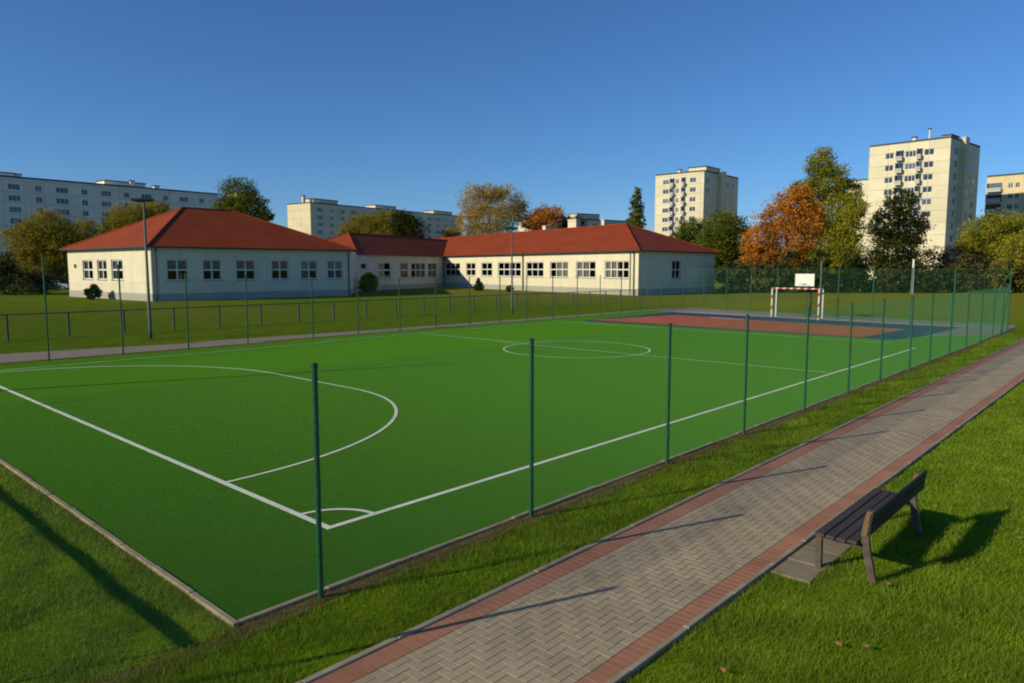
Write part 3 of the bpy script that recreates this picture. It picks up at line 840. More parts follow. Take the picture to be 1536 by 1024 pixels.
# ------------------------------------------------------------------ apartment blocks far away
def flat_block(name, label, P0, P1, depth_v, H, mat, rows, cols, floor=2.8, top=1.5, side_cols=(), group='apartment blocks behind the school', loggia=(), houses=(), other=None):
    """P0->P1 front edge (front faces right of that direction), depth_v backwards"""
    P0 = Vector(P0); P1 = Vector(P1); D = Vector(depth_v)
    C = [P0, P1, P1+D, P0+D]
    r = empty(name, (P0.x, P0.y, 0), label, 'apartment block', group)
    b = MB()
    specs = {0: cols, 3: side_cols}
    wins = []
    for i in range(4):
        A, B = C[i], C[(i+1) % 4]; n = perp(A, B); u = (B-A).normalized()
        ops = []
        for (t, w_, h_, kind) in specs.get(i, ()):
            for k in range(rows):
                z1 = H-top-k*floor
                z0 = z1-h_
                ops.append((t-w_/2, t+w_/2, z0, z1)); wins.append((A, u, n, t-w_/2, t+w_/2, z0, z1, kind))
        # loggias share the rows of the grid
        lg = []
        for (ed, t, w_) in loggia:
            if ed == i:
                for k in range(rows):
                    z1 = H-top-k*floor+0.25
                    lg.append((t-w_/2, t+w_/2, z1-2.35, z1))
        wall_open(b, A, B, n, 0.0, H, ops, depth=0.25)
        for o in lg:
            wins.append((A, u, n, *o, 'log'))
    b.quad(*[(c.x, c.y, H) for c in C], 0)
    # parapet
    for i in range(4):
        A, B = C[i], C[(i+1) % 4]; n = perp(A, B); u = (B-A)
        b.obox((A.x+n.x*0.04-u.normalized().x*0.02, A.y+n.y*0.04-u.normalized().y*0.02, H-0.02), (u.x, u.y, 0), (-n.x*0.34, -n.y*0.34, 0), (0, 0, 0.42+0.004*i), 1)
    wall = b.build('wall', [mat, M['tar']], r)
    base = {}
    for (A, u, n, t0, t1, z0, z1, kind) in wins:
        A3_ = Vector((*A, 0)); u3 = Vector((*u, 0)); n3 = Vector((*n, 0))
        o = A3_+u3*t0+Vector((0, 0, z0))
        key = (round(t1-t0, 2), round(z1-z0, 2), kind, round(u.x, 3))
        if key in base:
            src, o0 = base[key]
            c = src.copy(); COL.objects.link(c); c.parent = r; c.location = o-o0
            continue
        m = MB(); W = t1-t0; Hh = z1-z0
        if kind == 'log':                         # balcony: dark door, slab, front panel, dividing fins
            m.obox(o+n3*0.01, u3*W, n3*0.04, Vector((0, 0, Hh)), 0)
            m.obox(o+n3*0.05, u3*W, n3*1.0, Vector((0, 0, 0.14)), 1)
            m.obox(o+n3*0.97, u3*W, n3*0.07, Vector((0, 0, 1.0)), 2)
            m.obox(o-u3*0.1+n3*0.05, u3*0.12, n3*0.95, Vector((0, 0, Hh)), 1)
            nm = 'balcony'
        else:
            m.obox(o-n3*0.2, u3*W, n3*0.05, Vector((0, 0, Hh)), 0)
            f = 0.10
            for (a, c, za, zb) in ((0, W, 0, f), (0, W, Hh-f, Hh), (0, f, f, Hh-f), (W-f, W, f, Hh-f)):
                m.obox(o+u3*a+Vector((0, 0, za))-n3*0.155, u3*(c-a), n3*0.05, Vector((0, 0, zb-za)), 1)
            k = max(2, int(round(W/0.9)))
            for q in range(1, k):
                m.obox(o+u3*(W*q/k-0.05)+Vector((0, 0, f))-n3*0.155, u3*0.10, n3*0.05, Vector((0, 0, Hh-2*f)), 1)
            nm = 'window'
        ob = m.build(nm, [M['pane'], M['frame'], M['balcony']], r)
        base[key] = (ob, o)
    for (t, d, l_, w_, h_) in houses:
        u = (P1-P0).normalized(); dn = D.normalized()
        q = P0+u*t+dn*d
        m = MB(); m.obox((q.x, q.y, H-0.01), (u.x*l_, u.y*l_, 0), (dn.x*w_, dn.y*w_, 0), (0, 0, h_), 0)
        m.obox((q.x-u.x*.2-dn.x*.2, q.y-u.y*.2-dn.y*.2, H+h_-0.01), (u.x*(l_+.4), u.y*(l_+.4), 0), (dn.x*(w_+.4), dn.y*(w_+.4), 0), (0, 0, 0.25), 1)
        m.build('roof_housing', [mat, M['tar']], r)
    return r

flat_block('apartment_block', 'long grey apartment block in shade at the left with blue dark windows', (20, 211.5), (103.1, 216.2), (-0.7, 12.0), 25.8, M['panel4'], 6,
           [(3.0+5.35*i, (1.5, 2.6, 1.5, 2.9)[i % 4], 1.45, 'w') for i in range(15)], houses=[(26, 3, 5, 4, 1.3), (31.5, 4, 1.2, 1.2, 1.3), (52, 3, 11, 5, 1.6), (66, 4, 1.4, 1.4, 1.4), (91, 3, 7, 5, 1.6), (58.5, 2, 1, 1, 2.0)])
flat_block('apartment_block', 'grey apartment block in the middle with a blank sunlit gable end', (149.5, 239.5), (238, 250), (-1.6, 13.6), 27.8, M['panel2'], 6,
           [(4.5+5.6*i, (2.6, 1.5, 2.0)[i % 3], 1.45, 'w') for i in range(15)], houses=[(3, 2, 12, 6, 1.9), (36, 3, 12, 6, 1.9), (72, 3, 13, 6, 1.9), (-0.0, 4, 1, 1, 2.8)])
t1 = flat_block('apartment_tower', 'cream tower block behind the far end of the right school wing', (192.8, 117.5), (193.3, 101.6), (23.5, 0.6), 31.4, M['panel'], 8,
           [(3.9, 2.6, 1.4, 'w'), (7.4, 1.1, 1.4, 'w'), (12.4, 1.9, 1.4, 'w')], group='tall tower blocks', loggia=[(0, 5.9, 1.2), (0, 9.6, 1.0)], houses=[(10, 2, 5.5, 9, 1.6), (3, 8, 1, 1, 2.2)])
t2 = flat_block('apartment_tower', 'tallest cream tower block, sunlit face beside a dark grey face, behind the autumn trees', (191.1, 56.4), (189.6, 38.8), (20.4, -2.2), 32.9, M['panel'], 7,
           [(4.7, 1.9, 1.45, 'w'), (9.4, 2.4, 1.45, 'w'), (13.3, 2.1, 1.45, 'w')], floor=2.85, top=1.9, group='tall tower blocks', loggia=[(0, 7.1, 1.5), (0, 11.4, 1.0)], houses=[(15.5, 1.2, 1.8, 5, 0.8), (8.5, 3, 0.7, 0.7, 1.5), (12, 3, 0.25, 0.25, 3.0)])
# side windows and stair strip on the shaded faces of the towers
def side_windows(root, A, B, H, rows, spec, strip, floor):
    A = Vector(A); B = Vector(B); n = perp(A, B); u = (B-A).normalized()
    A3_ = Vector((*A, 0)); u3 = Vector((*u, 0)); n3 = Vector((*n, 0)); first = {}
    for t, w_, h_ in spec:
        for k in range(rows):
            o = A3_+u3*t+Vector((0, 0, H-1.9-h_-k*floor))
            if w_ in first:
                src, o0 = first[w_]; c = src.copy(); COL.objects.link(c); c.parent = root; c.location = o-o0; continue
            m = MB(); m.obox(o+n3*0.005, u3*w_, n3*0.03, Vector((0, 0, h_)), 0)
            for q in (0, w_/2-.05, w_-.1): m.obox(o+n3*0.036+u3*q, u3*0.1, n3*0.03, Vector((0, 0, h_)), 1)
            m.obox(o+n3*0.036-Vector((0, 0, .1)), u3*w_, n3*0.08, Vector((0, 0, 0.09)), 1)
            first[w_] = (m.build('window', [M['pane'], M['frame']], root), o)
    if strip:
        m = MB(); t, w_ = strip
        m.obox(A3_+u3*t+n3*0.005, u3*w_, n3*1.1, Vector((0, 0, H+0.9)), 0)
        m.build('stair_shaft', [M['panel2']], root)
side_windows(t1, (193.3, 101.6), (216.8, 102.2), 31.4, 8, [(1.4, 2.0, 1.4), (14.4, 2.6, 1.4), (18.6, 1.9, 1.4)], (9.0, 3.4), 2.8)
side_windows(t2, (189.6, 38.8), (210.0, 36.6), 32.9, 8, [(2.4, 2.1, 1.4), (11.2, 2.4, 1.4), (15.6, 2.0, 1.4)], (6.5, 2.6), 2.85)
flat_block('apartment_block', 'ochre apartment block with white balconies at the right edge behind a bushy tree', (233.3, 38.6), (230.0, 16.0), (14, -1.6), 28.1, M['panel3'], 7,
           [(5.6, 1.2, 1.4, 'w'), (7.2, 1.0, 1.4, 'w'), (15.5, 1.3, 1.4, 'w')], loggia=[(0, 2.0, 3.4), (0, 11.0, 3.4), (0, 19.5, 3.4)], top=2.0)
flat_block('apartment_block', 'far low block just showing above the ridge of the right school wing', (240.1, 207.6), (299, 190.0), (4, 12), 25.6, M['panel2'], 4,
           [(4.0+6*i, 2.2, 1.45, 'w') for i in range(9)], houses=[(24, 0.5, 13, 8, 2.6)])
flat_block('apartment_block', 'pale block glimpsed between the tall green tree and the tallest tower', (262.0, 84.0), (261.0, 68.0), (14, -1.0), 33.0, M['panel'], 3, [(4, 2, 1.4, 'w'), (11, 2, 1.4, 'w')])

# ------------------------------------------------------------------ trees
LAT = Vector((0.6755, -0.7373)); DEP = Vector((0.7373, 0.6755))
def crown_verts(base, blobs, leaf, dens, rng, tuft=0.42, gap=0.0):
    V = []
    for (dx, z, rx, rz) in blobs:
        ry = rx*0.9; vol = rx*ry*rz
        K = max(5, int(5.0*(rx*rz)*dens))
        d = rng.normal(size=(K, 3)); d /= np.linalg.norm(d, axis=1)[:, None]
        rad = rng.uniform(0.25, 1.0, K)**0.55
        rad[rng.random(K) < 0.22] *= 1.12
        c = d*rad[:, None]*np.array([rx, ry, rz])
        nl = int(30)
        tr = tuft*rng.uniform(0.6, 1.5, K)*min(1.6, max(0.7, (rx*rz)**0.5*0.42))
        pts = np.repeat(c, nl, 0) + np.clip(rng.normal(size=(K*nl, 3)), -1.9, 1.9)*np.repeat(tr, nl)[:, None]*np.array([1, 1, 0.75])
        if gap > 0:
            pts = pts[rng.random(len(pts)) > gap]
        w = np.empty_like(pts)
        w[:, 0] = base[0] + LAT.x*(pts[:, 0]+dx) + DEP.x*pts[:, 1]
        w[:, 1] = base[1] + LAT.y*(pts[:, 0]+dx) + DEP.y*pts[:, 1]
        w[:, 2] = z + pts[:, 2]
        w = w[w[:, 2] > 0.02]
        n = len(w)
        a = rng.normal(size=(n, 3)); a /= np.linalg.norm(a, axis=1)[:, None]
        h = rng.normal(size=(n, 3)); b_ = np.cross(a, h); b_ /= np.linalg.norm(b_, axis=1)[:, None]
        s = (leaf*rng.uniform(0.55, 1.3, n))[:, None]
        V.append(np.stack([w-a*s*0.6, w+b_*s*0.33, w+a*s*0.6, w-b_*s*0.33], 1))
    return np.concatenate(V).reshape(-1, 3)

def tree(name, label, cat, x, y, blobs, mat, leaf=0.5, dens=1.0, trunk=0.28, bark='bark', seed=1, tuft=0.42, gap=0.0, group='trees and bushes round the school grounds', limbs=None):
    rng = np.random.default_rng(seed); rs = random.Random(seed)
    r = empty(name, (x, y, 0), label, cat, group)
    V = crown_verts((x, y), blobs, leaf, dens, rng, tuft, gap)
    np_mesh('crown', V, 4, M[mat], r, (x, y, 0))
    top = max(z for _, z, _, _ in blobs)
    b = MB()
    bend = [rs.uniform(-0.25, 0.25) for _ in range(4)]
    b.tube([(x, y, -0.3), (x+bend[0]*.3, y, top*0.25), (x+bend[1], y+bend[2]*.5, top*0.55), (x+bend[1]*1.3, y+bend[3], top*0.95)], [trunk*1.25, trunk, trunk*0.7, trunk*0.2], 8)
    b.build('trunk', M[bark], r, True)
    for (dx, z, rx, rz) in blobs:
        b = MB(); z0 = min(z*0.6, top*0.45); q = Vector((x, y))+LAT*dx
        m_ = Vector((x, y))+LAT*dx*0.45
        b.tube([(x+bend[1]*.5, y, z0), (m_.x, m_.y, z0+(z-z0)*0.6), (q.x, q.y, z+rz*0.4)], [trunk*0.5, trunk*0.32, trunk*0.08], 6)
        b.build('limb', M[bark], r, True)
    return r

T = [
    ('broadleaf_tree','golden green bushy tree at the left edge beside the left school wing','tree',38.9,147.1,[(-3.0,7.9,4.5,3.8),(0.0,10.3,4.2,3.3),(2.4,7.3,3.8,3.6),(-2.4,4.4,4.5,3.3),(2.4,3.8,3.6,3.3)],'gold'),
    ('broadleaf_tree','smaller golden tree touching the roof edge of the left school wing','tree',50.9,166.5,[(0.0,10.5,2.8,2.8),(-1.7,7.3,3.5,3.5),(0.5,4.0,3,3)],'gold'),
    ('broadleaf_tree','yellow tree rising behind the left slope of the left roof','tree',52.0,143.1,[(0.0,12.8,4.5,2.8),(-3.4,10.6,3.0,2.5),(3.8,13.5,3.0,2.3),(1.3,10.0,5.0,3.1)],'gold'),
    ('broadleaf_tree','dark green tree standing above the right slope of the left roof','tree',67.9,133.1,[(-0.4,17.6,3.4,3.0),(-2.0,14.7,3.1,2.6),(2.6,15.3,2.6,2.6),(4.6,13.6,1.7,1.8),(-1.3,12.6,4.4,3.3)],'midgreen'),
    ('broadleaf_tree','wide golden tree in front of the middle apartment block','tree',103.8,138.4,[(-2.4,13.3,5.2,2.8),(2.4,14.7,4.4,2.2),(-5.9,11.7,2.8,1.9),(0.8,11.4,6.3,2.5)],'gold'),
    ('broadleaf_tree','dark green tree against the right side of the wide golden tree','tree',106.5,129.5,[(-1.4,13.6,2.8,3.1),(0.8,12.3,3.1,3.1)],'darkgreen'),
    ('broadleaf_tree','small golden treetop above the junction of the middle and right roofs','tree',117.0,126.9,[(0.0,11.8,2.2,1.4),(0,9.6,2,1.6)],'gold'),
    ('willow_tree','tall airy olive yellow tree behind the right school roof','tree',107.5,104.7,[(-3.1,17.1,3.4,3.6),(3.1,16.7,4.2,3.6),(0.0,18.8,3.4,2.1),(0.7,13.5,5.9,3.1),(-4.6,12.8,2.5,2.5),(5.9,15.2,2.0,2.5),(0.0,10.7,5.6,2.2)],'willow'),
    ('broadleaf_tree','rounded orange treetop above the right roof beside a chimney','tree',115.0,96.5,[(-0.4,13.3,3.8,2.5),(1.4,14.7,2.8,1.8),(-2.1,12.4,2.4,1.7)],'orange'),
    ('broadleaf_tree','low dark treetop on the roof line right of the orange treetop','tree',122.7,95.5,[(-0.7,13.1,2.3,1.4),(1.7,13.2,1.7,1.2),(0.4,11.3,2.9,1.7)],'darkgreen'),
    ('poplar_tree','slim pointed poplar behind the end of the right school roof','tree',115.2,74.1,[(0.0,15.9,1.0,2.3),(0.1,13.7,1.5,2.5),(-0.1,11.2,1.8,2.5),(0.0,17.7,0.5,1.1)],'midgreen'),
    ('broadleaf_tree','dark green tree at the foot of the smaller cream tower','tree',113.6,62.6,[(0.8,10.1,2.8,2.1),(-1.2,8.4,2.1,1.8),(0.6,6.7,2.9,2.9)],'midgreen'),
    ('broadleaf_tree','dense green tree between the smaller tower and the orange tree','tree',113.4,55.3,[(-0.1,10.0,3.7,2.9),(-2.0,6.6,3.6,3.2),(1.9,7.7,2.5,3.4),(0.2,3.8,3.4,2.5)],'midgreen'),
    ('broadleaf_tree','tallest green tree, its rounded top standing above all the others','tree',126.1,44.4,[(-0.3,20.9,2.4,2.7),(0.9,18.0,3.5,3.0),(-2.9,16.3,2.4,2.4),(4.1,16.7,2.2,2.2),(1.4,12.8,4.8,3.9),(0.5,7.2,4.6,4.4)],'yellowgreen'),
    ('maple_tree','large bright orange autumn tree behind the goal','tree',109.5,43.4,[(-1.5,11.0,3.3,2.2),(1.0,13.3,3.2,2.2),(-4.1,7.8,2.8,2.5),(0.5,8.3,4.2,3.0),(3.3,10.8,2.6,2.6),(-4.7,5.3,2.3,1.8),(1.6,14.8,1.7,1.3),(-0.5,5.0,3.7,1.7)],'orange'),
    ('broadleaf_tree','narrow olive green tree between the tallest green tree and the dark leaning tree','tree',113.7,35.8,[(0.9,12.8,1.5,2.5),(-0.4,9.7,2.4,3.0),(-1.0,6.2,2.9,3.4),(-2.0,3.5,2.8,2.4)],'yellowgreen'),
    ('broadleaf_tree','dark green tree with sparse yellow top in front of the tallest tower','tree',114.2,29.3,[(0.2,12.8,2.2,1.9),(-1.5,9.6,2.7,2.7),(2.0,9.0,2.0,2.7),(-0.5,6.1,3.5,2.8),(0.0,3.7,3.5,1.9)],'darkgreen'),
    ('broadleaf_tree','round yellow green tree in front of the ochre block at the right edge','tree',139.9,21.9,[(0.0,9.7,4.0,2.6),(3.8,9.0,2.7,3.1),(-3.0,7.5,2.6,2.2),(1.6,6.2,4.9,2.9)],'yellowgreen'),
    ('autumn_bush','reddish brown bush right of the white pole','bush',125.0,26.4,[(-0.5,4.6,2.0,2.1),(0.3,2.5,2.5,2.0)],'brown'),
    ('autumn_bush','wide reddish brown bush in front of the round yellow green tree','bush',128.9,23.7,[(-1.3,5.1,2.5,2.1),(1.8,4.3,2.3,2.1),(-0.5,2.5,3.7,2.1)],'brown'),
    ('broadleaf_tree','olive tree cut by the right edge of the photo','tree',128.5,16.7,[(0.5,5.2,2.4,3.6),(-1.2,2.6,2.6,2.4),(2.6,7.2,2.0,2.0)],'yellowgreen'),
    ('dark_bush','dark green bush at the left edge on the school lawn','bush',25.6,112.7,[(-0.2,1.5,2.5,1.9),(-2.8,2.4,2.5,2.5),(-2.0,4.2,2.0,1.6)],'shrub'),
    ('dark_bush','dark bush under the golden tree left of the parked car','bush',29.0,114.9,[(-0.3,1.4,2.2,1.7),(1.0,1.0,1.6,1.2)],'shrub'),
    ('dark_bush','dark bush behind the parked car beside the left school wing','bush',41.8,142.0,[(-2.5,2.4,3.0,2.6),(0.8,2.8,3.0,2.6),(3.6,2.6,2.6,2.4)],'shrub'),
]
for i, (nm, lb, ct, x, y, bl, mt) in enumerate(T):
    d = math.hypot(x, y); lf_ = 0.29 if ct == 'tree' else 0.25
    dn, tf, gp_ = 3.6, 0.36, 0.0
    if mt == 'willow': dn, tf, gp_ = 2.5, 0.42, 0.1
    if nm == 'poplar_tree': dn, tf = 3.5, 0.26
    if mt == 'brown': dn, gp_ = 3.0, 0.25
    if nm.startswith('maple'): dn = 3.2
    tree(nm, lb, ct, x, y, bl, mt, lf_, dn, 0.30 if ct == 'tree' else 0.10, seed=100+i, tuft=tf, gap=gp_, bark='palebark' if mt in ('yellowgreen', 'willow') else 'bark')

# shrubs by the school walls
tree('shrub', 'round yellow green shrub by the wall of the middle school wing', 'bush', 63.9, 87.2, [(0, 1.35, 1.3, 1.2), (0.2, 1.9, 0.9, 0.8), (-0.3, 0.8, 1.3, 0.8)], 'yellowgreen', 0.24, 14.0, 0.06, seed=301, tuft=0.25)
tree('conifer_shrub', 'small pointed dark shrub in front of the sunlit school wall', 'bush', 79.1, 79.5, [(0, 0.5, 0.8, 0.5), (0, 1.0, 0.55, 0.5), (0, 1.5, 0.3, 0.4)], 'darkgreen', 0.20, 30.0, 0.05, seed=302, tuft=0.12)
tree('shrub', 'tiny dark shrub at the wall behind the second lamp post', 'bush', 77.2, 71.2, [(0, 0.5, 0.5, 0.5)], 'brown', 0.18, 30.0, 0.04, seed=303, tuft=0.12)
tree('shrub', 'low dry shrub at the foot of the sunlit side of the left wing', 'bush', 27.6, 89.2, [(0, 0.7, 0.9, 0.7), (0.2, 1.2, 0.4, 0.5)], 'darkgreen', 0.20, 20.0, 0.04, seed=304, tuft=0.15)

# undergrowth along the field edge
rng = np.random.default_rng(55); bl = []
for i in range(64):
    t = i/63; px, py = 98+(127-98)*t, 46.5+(12.0-46.5)*t
    k = 0.55+0.75*rng.random()+0.25*math.sin(i*0.9)
    V_ = crown_verts((px+rng.normal(0, .8), py+rng.normal(0, .8)), [(0, 1.3*k, 1.5*k, 1.5*k), (rng.normal(0, .5), 2.8*k, 1.2*k, 1.2*k)], 0.34, 1.5, rng, 0.4)
    bl.append(V_)
V_ = np.concatenate(bl)
tag(np_mesh('undergrowth', V_, 4, M['shrub']), 'dark green undergrowth along the far edge of the field under the trees', 'undergrowth', kind='stuff')
bl = []
for i in range(150):
    t = i/149; a = R(-14+118*t); d = 330+rng.normal(0, 12)
    k = rng.uniform(0.8, 1.5)
    bl.append(crown_verts((d*math.cos(a), d*math.sin(a)), [(0, 3.5*k, 4.5*k, 4.0*k), (2, 6*k, 3.0*k, 2.5*k)], 1.2, 0.30, rng, 0.9))
tag(np_mesh('distant_trees', np.concatenate(bl), 4, M['midgreen']), 'far belt of green trees beyond the apartment blocks', 'trees', kind='stuff')

# white pole, tilted white board among the trees
b = MB(); b.tube([(109.6, 26.0, -0.2), (109.6, 26.0, 4.6)], [0.15, 0.13], 10); b.tube([(109.6, 26.0, 4.6), (109.6, 26.0, 4.68)], 0.16, 10)
tag(b.build('white_post', M['white'], loc=(109.6, 26.0, 0)), 'plain white post standing before the undergrowth at the field edge', 'post')

# ------------------------------------------------------------------ parked car
def car(x, y, ang, label):
    r = empty('parked_car', (x, y, 0), label, 'car')
    ux, uy = math.cos(ang), math.sin(ang); U = Vector((ux, uy, 0)); N = Vector((-uy, ux, 0)); Z = Vector((0, 0, 1))
    o = Vector((x, y, 0))
    prof = [(-2.0, 0.30), (-2.05, 0.62), (-1.95, 0.92), (-1.2, 1.0), (1.15, 0.98), (1.9, 0.86), (2.08, 0.62), (2.05, 0.30)]
    b = MB(); b.prism(prof, o-N*0.84, U, Z, N*1.68); body = b.build('body', M['carpaint'], r)
    m = body.modifiers.new('bevel', 'BEVEL'); m.width = 0.07; m.segments = 2
    cab = [(-1.75, 0.97), (-1.35, 1.42), (0.25, 1.46), (1.05, 0.97)]
    b = MB(); b.prism(cab, o-N*0.72, U, Z, N*1.44); k = b.build('cabin', M['carpaint'], r)
    m = k.modifiers.new('bevel', 'BEVEL'); m.width = 0.07; m.segments = 2
    for s in (-1, 1):
        b = MB()
        for q in ([(-1.5, 1.0), (-1.25, 1.36), (-0.55, 1.39), (-0.55, 1.0)], [(-0.45, 1.0), (-0.45, 1.39), (0.2, 1.40), (0.85, 1.0)]):
            b.prism(q, o+N*(0.715*s), U, Z, N*0.02*s)
        b.build('side_window', M['carglass'], r)
        for t in (-1.28, 1.30):
            c = o+U*t+N*(0.72*s)+Z*0.32
            b = MB(); b.tube([c, c+N*0.16*s], 0.32, 18); w = b.build('wheel', M['tyre'], r)
            b = MB(); b.tube([c+N*0.161*s, c+N*0.175*s], 0.19, 12); b.build('rim', M['rim'], w)
        b = MB(); b.obox(o+U*1.97+N*(0.45*s-.15)+Z*0.62, U*0.1, N*0.3, Z*0.15); b.build('headlight', M['lightglass'], r)
        b = MB(); b.obox(o-U*2.06+N*(0.55*s-.12)+Z*0.66, U*0.1, N*0.24, Z*0.2); b.build('tail_light', M['redlight'], r)
    b = MB()
    b.obox(o+U*0.34-N*0.6+Z*1.40, U*0.68+Z*(-0.40), N*1.2, (U*0.4+Z*0.7).normalized()*0.02); b.build('windscreen', M['carglass'], r)
car(36.2, 133.6, R(-42), 'pale blue car parked in the shade beside the left school wing')

# ------------------------------------------------------------------ handball goal and basketball stand
GX, GY0, GY1, GH, GD = 49.25, 17.25, 20.45, 2.08, 0.75
r = empty('handball_goal', (GX, (GY0+GY1)/2, 0), 'red and white striped handball goal at the court end', 'goal')
s_ = 0.045
b = MB()
b.box(GX-s_, GX+s_, GY0-s_, GY0+s_, 0, GH-s_); b.build('goal_post', M['stripepost'], r)
b = MB(); b.box(GX-s_, GX+s_, GY1-s_, GY1+s_, 0, GH-s_); b.build('goal_post', M['stripepost'], r)
b = MB(); b.box(GX-s_-0.001, GX+s_+0.001, GY0-s_, GY1+s_, GH-s_, GH+s_); b.build('crossbar', M['stripe'], r)
for y in (GY0, GY1):
    b = MB(); b.tube([(GX+GD, y, 0), (GX+GD, y, GH-0.1), (GX+GD-0.06, y, GH), (GX+s_, y, GH)], 0.045, 8); b.build('rear_post', M['white'], r)
    b = MB(); b.tube([(GX+s_, y, 0.03), (GX+GD, y, 0.03)], 0.025, 6); b.build('ground_bar', M['white'], r)

HX, HY = 50.9, 18.85
r = empty('basketball_stand', (HX, HY, 0), 'white basketball backboard on a steel post behind the striped goal', 'basketball hoop')
b = MB(); b.tube([(HX+1.3, HY, -0.1), (HX+1.3, HY, 2.6), (HX+1.2, HY, 2.75), (HX+0.06, HY, 2.78)], [0.085, 0.075, 0.065, 0.05], 10); b.build('post', M['black'], r)
b = MB(); b.tube([(HX+1.3, HY, 2.0), (HX+0.06, HY, 2.55)], 0.03, 8); b.build('strut', M['black'], r)
b = MB(); b.box(HX-0.02, HX+0.03, HY-0.63, HY+0.63, 2.24, 3.04); bd = b.build('backboard', M['white'], r)
b = MB()
for (y0, y1, z0, z1) in ((HY-0.66, HY+0.66, 2.21, 2.239), (HY-0.66, HY+0.66, 3.041, 3.07), (HY-0.66, HY-0.631, 2.239, 3.041), (HY+0.631, HY+0.66, 2.239, 3.041)): b.box(HX-0.03, HX+0.04, y0, y1, z0, z1)
b.build('board_frame', M['white'], bd)
b = MB(); b.tube([(HX-0.36+0.225*math.cos(a*math.pi/10), HY+0.225*math.sin(a*math.pi/10), 2.36) for a in range(21)], 0.014, 6, cap=False)
b.obox((HX-0.14, HY-0.05, 2.345), (0.12, 0, 0), (0, 0.1, 0), (0, 0, 0.03)); b.build('hoop', M['black'], r)
# slim steel floodlight-free pole beside the hoop
b = MB(); b.tube([(54.2, 18.9, -0.1), (54.2, 18.9, 3.9)], 0.07, 10); b.tube([(54.2, 18.9, 3.9), (54.2, 18.9, 3.96)], 0.085, 10)
tag(b.build('steel_post', M['lampsteel'], loc=(54.2, 18.9, 0)), 'plain grey steel post behind the fence right of the backboard', 'post')

# ------------------------------------------------------------------ bench
BX0, BX1 = 8.22, 10.50
r = empty('park_bench', (9.42, 2.5, 0), 'dark wooden park bench on iron legs facing the paved path', 'bench')
ex = Vector((1, 0, 0)); ey = Vector((0, 1, 0)); ez = Vector((0, 0, 1))
for i in range(4):
    y0 = 2.36+i*0.118
    b = MB(); b.obox((BX0, y0, 0.405+0.006*abs(i-1.5)), (BX1-BX0, 0, 0), (0, 0.103, 0), (0, 0, 0.034))
    o = b.build('seat_slat', M['slat'], r); mdf = o.modifiers.new('bevel', 'BEVEL'); mdf.width = 0.006; mdf.segments = 2
for i in range(2):
    z0 = 0.545+i*0.135; y0 = 2.262-0.016*i
    b = MB(); b.obox((BX0-0.02, y0, z0), (BX1-BX0+0.06, 0, 0), (0, -0.034, 0.004), (0, -0.016, 0.122))
    o = b.build('back_slat', M['slatback'], r); mdf = o.modifiers.new('bevel', 'BEVEL'); mdf.width = 0.006; mdf.segments = 2
for x in (BX0+0.10, BX1-0.20):
    b = MB(); b.prism([(2.765, -0.06), (2.825, -0.06), (2.835, 0.395), (2.77, 0.395)], (x, 0, 0), ey, ez, ex*0.06); b.build('front_leg', M['castiron'], r)
    out = [(2.165, -0.06), (2.195, 0.10), (2.235, 0.28), (2.258, 0.40), (2.268, 0.50), (2.345, 0.50), (2.338, 0.40), (2.315, 0.28), (2.275, 0.10), (2.24, -0.06)]
    b = MB(); b.prism(out, (x, 0, 0), ey, ez, ex*0.06); b.build('rear_leg', M['castiron'], r)
    b = MB(); b.prism([(2.268, 0.502), (2.345, 0.502), (2.325, 0.66), (2.292, 0.800), (2.232, 0.79)], (x-0.012, 0, 0), ey, ez, ex*0.085); b.build('back_bracket', M['bracket'], r)
    b = MB(); b.obox((x+0.005, 2.30, 0.355), (0.05, 0, 0), (0, 0.50, 0), (0, 0, 0.045)); b.build('seat_bearer', M['castiron'], r)

# ------------------------------------------------------------------ fallen leaves
lv = [(8.30, 2.05), (6.62, 2.02), (6.75, 1.82), (5.5, 2.6), (10.9, 1.2), (9.6, 0.9)]
first = None
for i, (x, y) in enumerate(lv):
    if first is None:
        b = MB(); pts = [(0.5, 0), (0.22, 0.12), (0.30, 0.34), (0.05, 0.22), (-0.12, 0.42), (-0.2, 0.15), (-0.5, 0.0), (-0.2, -0.15), (-0.12, -0.42), (0.05, -0.22), (0.30, -0.34), (0.22, -0.12)]
        k = 0.105
        for j in range(12):
            a, c = pts[j], pts[(j+1) % 12]
            f = lambda p: (x+p[0]*k, y+p[1]*k, 0.035+0.25*k*(p[0]**2+abs(p[1])))
            b.tri((x, y, 0.03), f(a), f(c))
        first = b.build('fallen_leaf', M['deadleaf'], loc=(x, y, 0)); o = first
    else:
        o = first.copy(); COL.objects.link(o); o.location = (x, y, 0)
    o.rotation_euler = (0, 0, 1.3*i)
    tag(o, 'dry orange leaf fallen on the grass near the bench', 'leaf', 'fallen leaves by the bench')

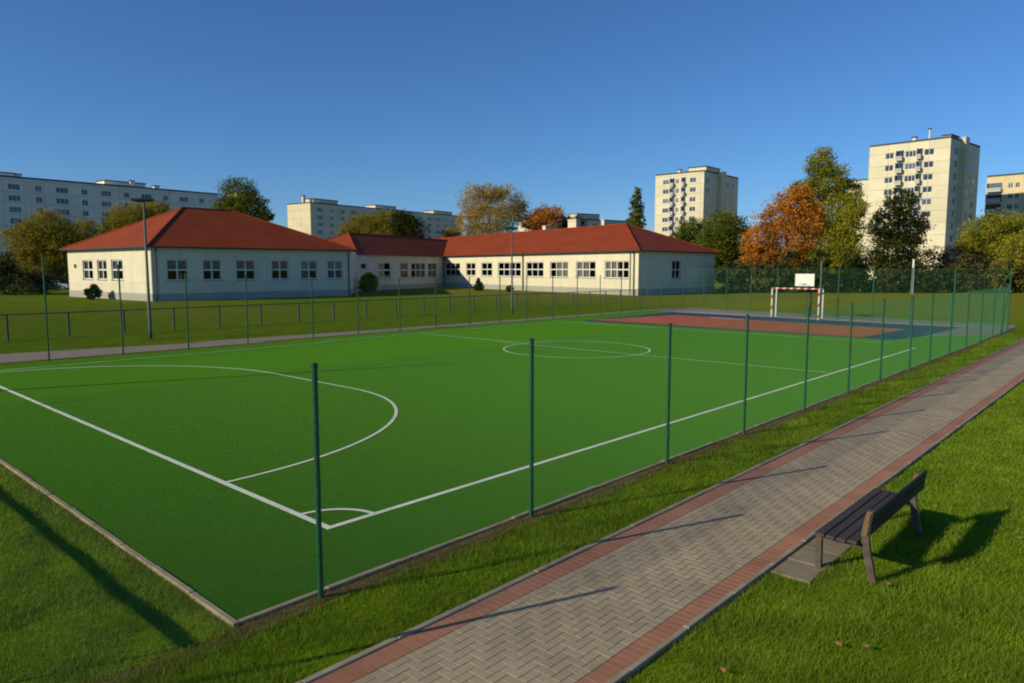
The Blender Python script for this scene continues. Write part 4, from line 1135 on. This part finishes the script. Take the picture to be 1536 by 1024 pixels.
# ------------------------------------------------------------------ light, sky, camera
EL, AZ = R(23), math.atan2(0.375, -0.927)
sd = Vector((math.cos(EL)*math.cos(AZ), math.cos(EL)*math.sin(AZ), math.sin(EL)))
L = bpy.data.lights.new('sun', 'SUN'); L.energy = 4.6; L.angle = R(0.53); L.color = (1.0, 0.87, 0.58)
lo = bpy.data.objects.new('sun', L); COL.objects.link(lo)
lo.rotation_euler = sd.to_track_quat('Z', 'Y').to_euler(); lo.location = sd*100

w = bpy.data.worlds.new('World'); scene.world = w; w.use_nodes = True
nt = w.node_tree; nt.nodes.clear()
sky = nt.nodes.new('ShaderNodeTexSky'); sky.sky_type = 'NISHITA'; sky.sun_disc = False
sky.sun_elevation = EL; sky.sun_rotation = math.atan2(sd.x, sd.y)
sky.altitude = 100; sky.air_density = 1.0; sky.dust_density = 0.0; sky.ozone_density = 10.0
bg = nt.nodes.new('ShaderNodeBackground'); bg.inputs['Strength'].default_value = 0.112
out = nt.nodes.new('ShaderNodeOutputWorld')
nt.links.new(sky.outputs[0], bg.inputs[0]); nt.links.new(bg.outputs[0], out.inputs[0])

cam = bpy.data.cameras.new('camera'); cam.sensor_width = 36; cam.lens = 1074/1536*36
cam.clip_start = 0.1; cam.clip_end = 8000
co = bpy.data.objects.new('camera', cam); COL.objects.link(co)
a1, p = R(42.4944), R(5.7951)
Fw = Vector((math.cos(a1)*math.cos(p), math.sin(a1)*math.cos(p), -math.sin(p)))
Rt = Vector((math.sin(a1), -math.cos(a1), 0)); Up = Rt.cross(Fw)
co.matrix_world = Matrix(((Rt.x, Up.x, -Fw.x, 0), (Rt.y, Up.y, -Fw.y, 0), (Rt.z, Up.z, -Fw.z, 3.45), (0, 0, 0, 1)))
scene.camera = co
scene.view_settings.view_transform = 'Standard'; scene.view_settings.look = 'None'
scene.view_settings.exposure = 0.0; scene.view_settings.gamma = 1.0
try:
    scene.cycles.filter_width = 2.0
    scene.cycles.max_bounces = 6
    scene.cycles.transparent_max_bounces = 16
except Exception:
    pass
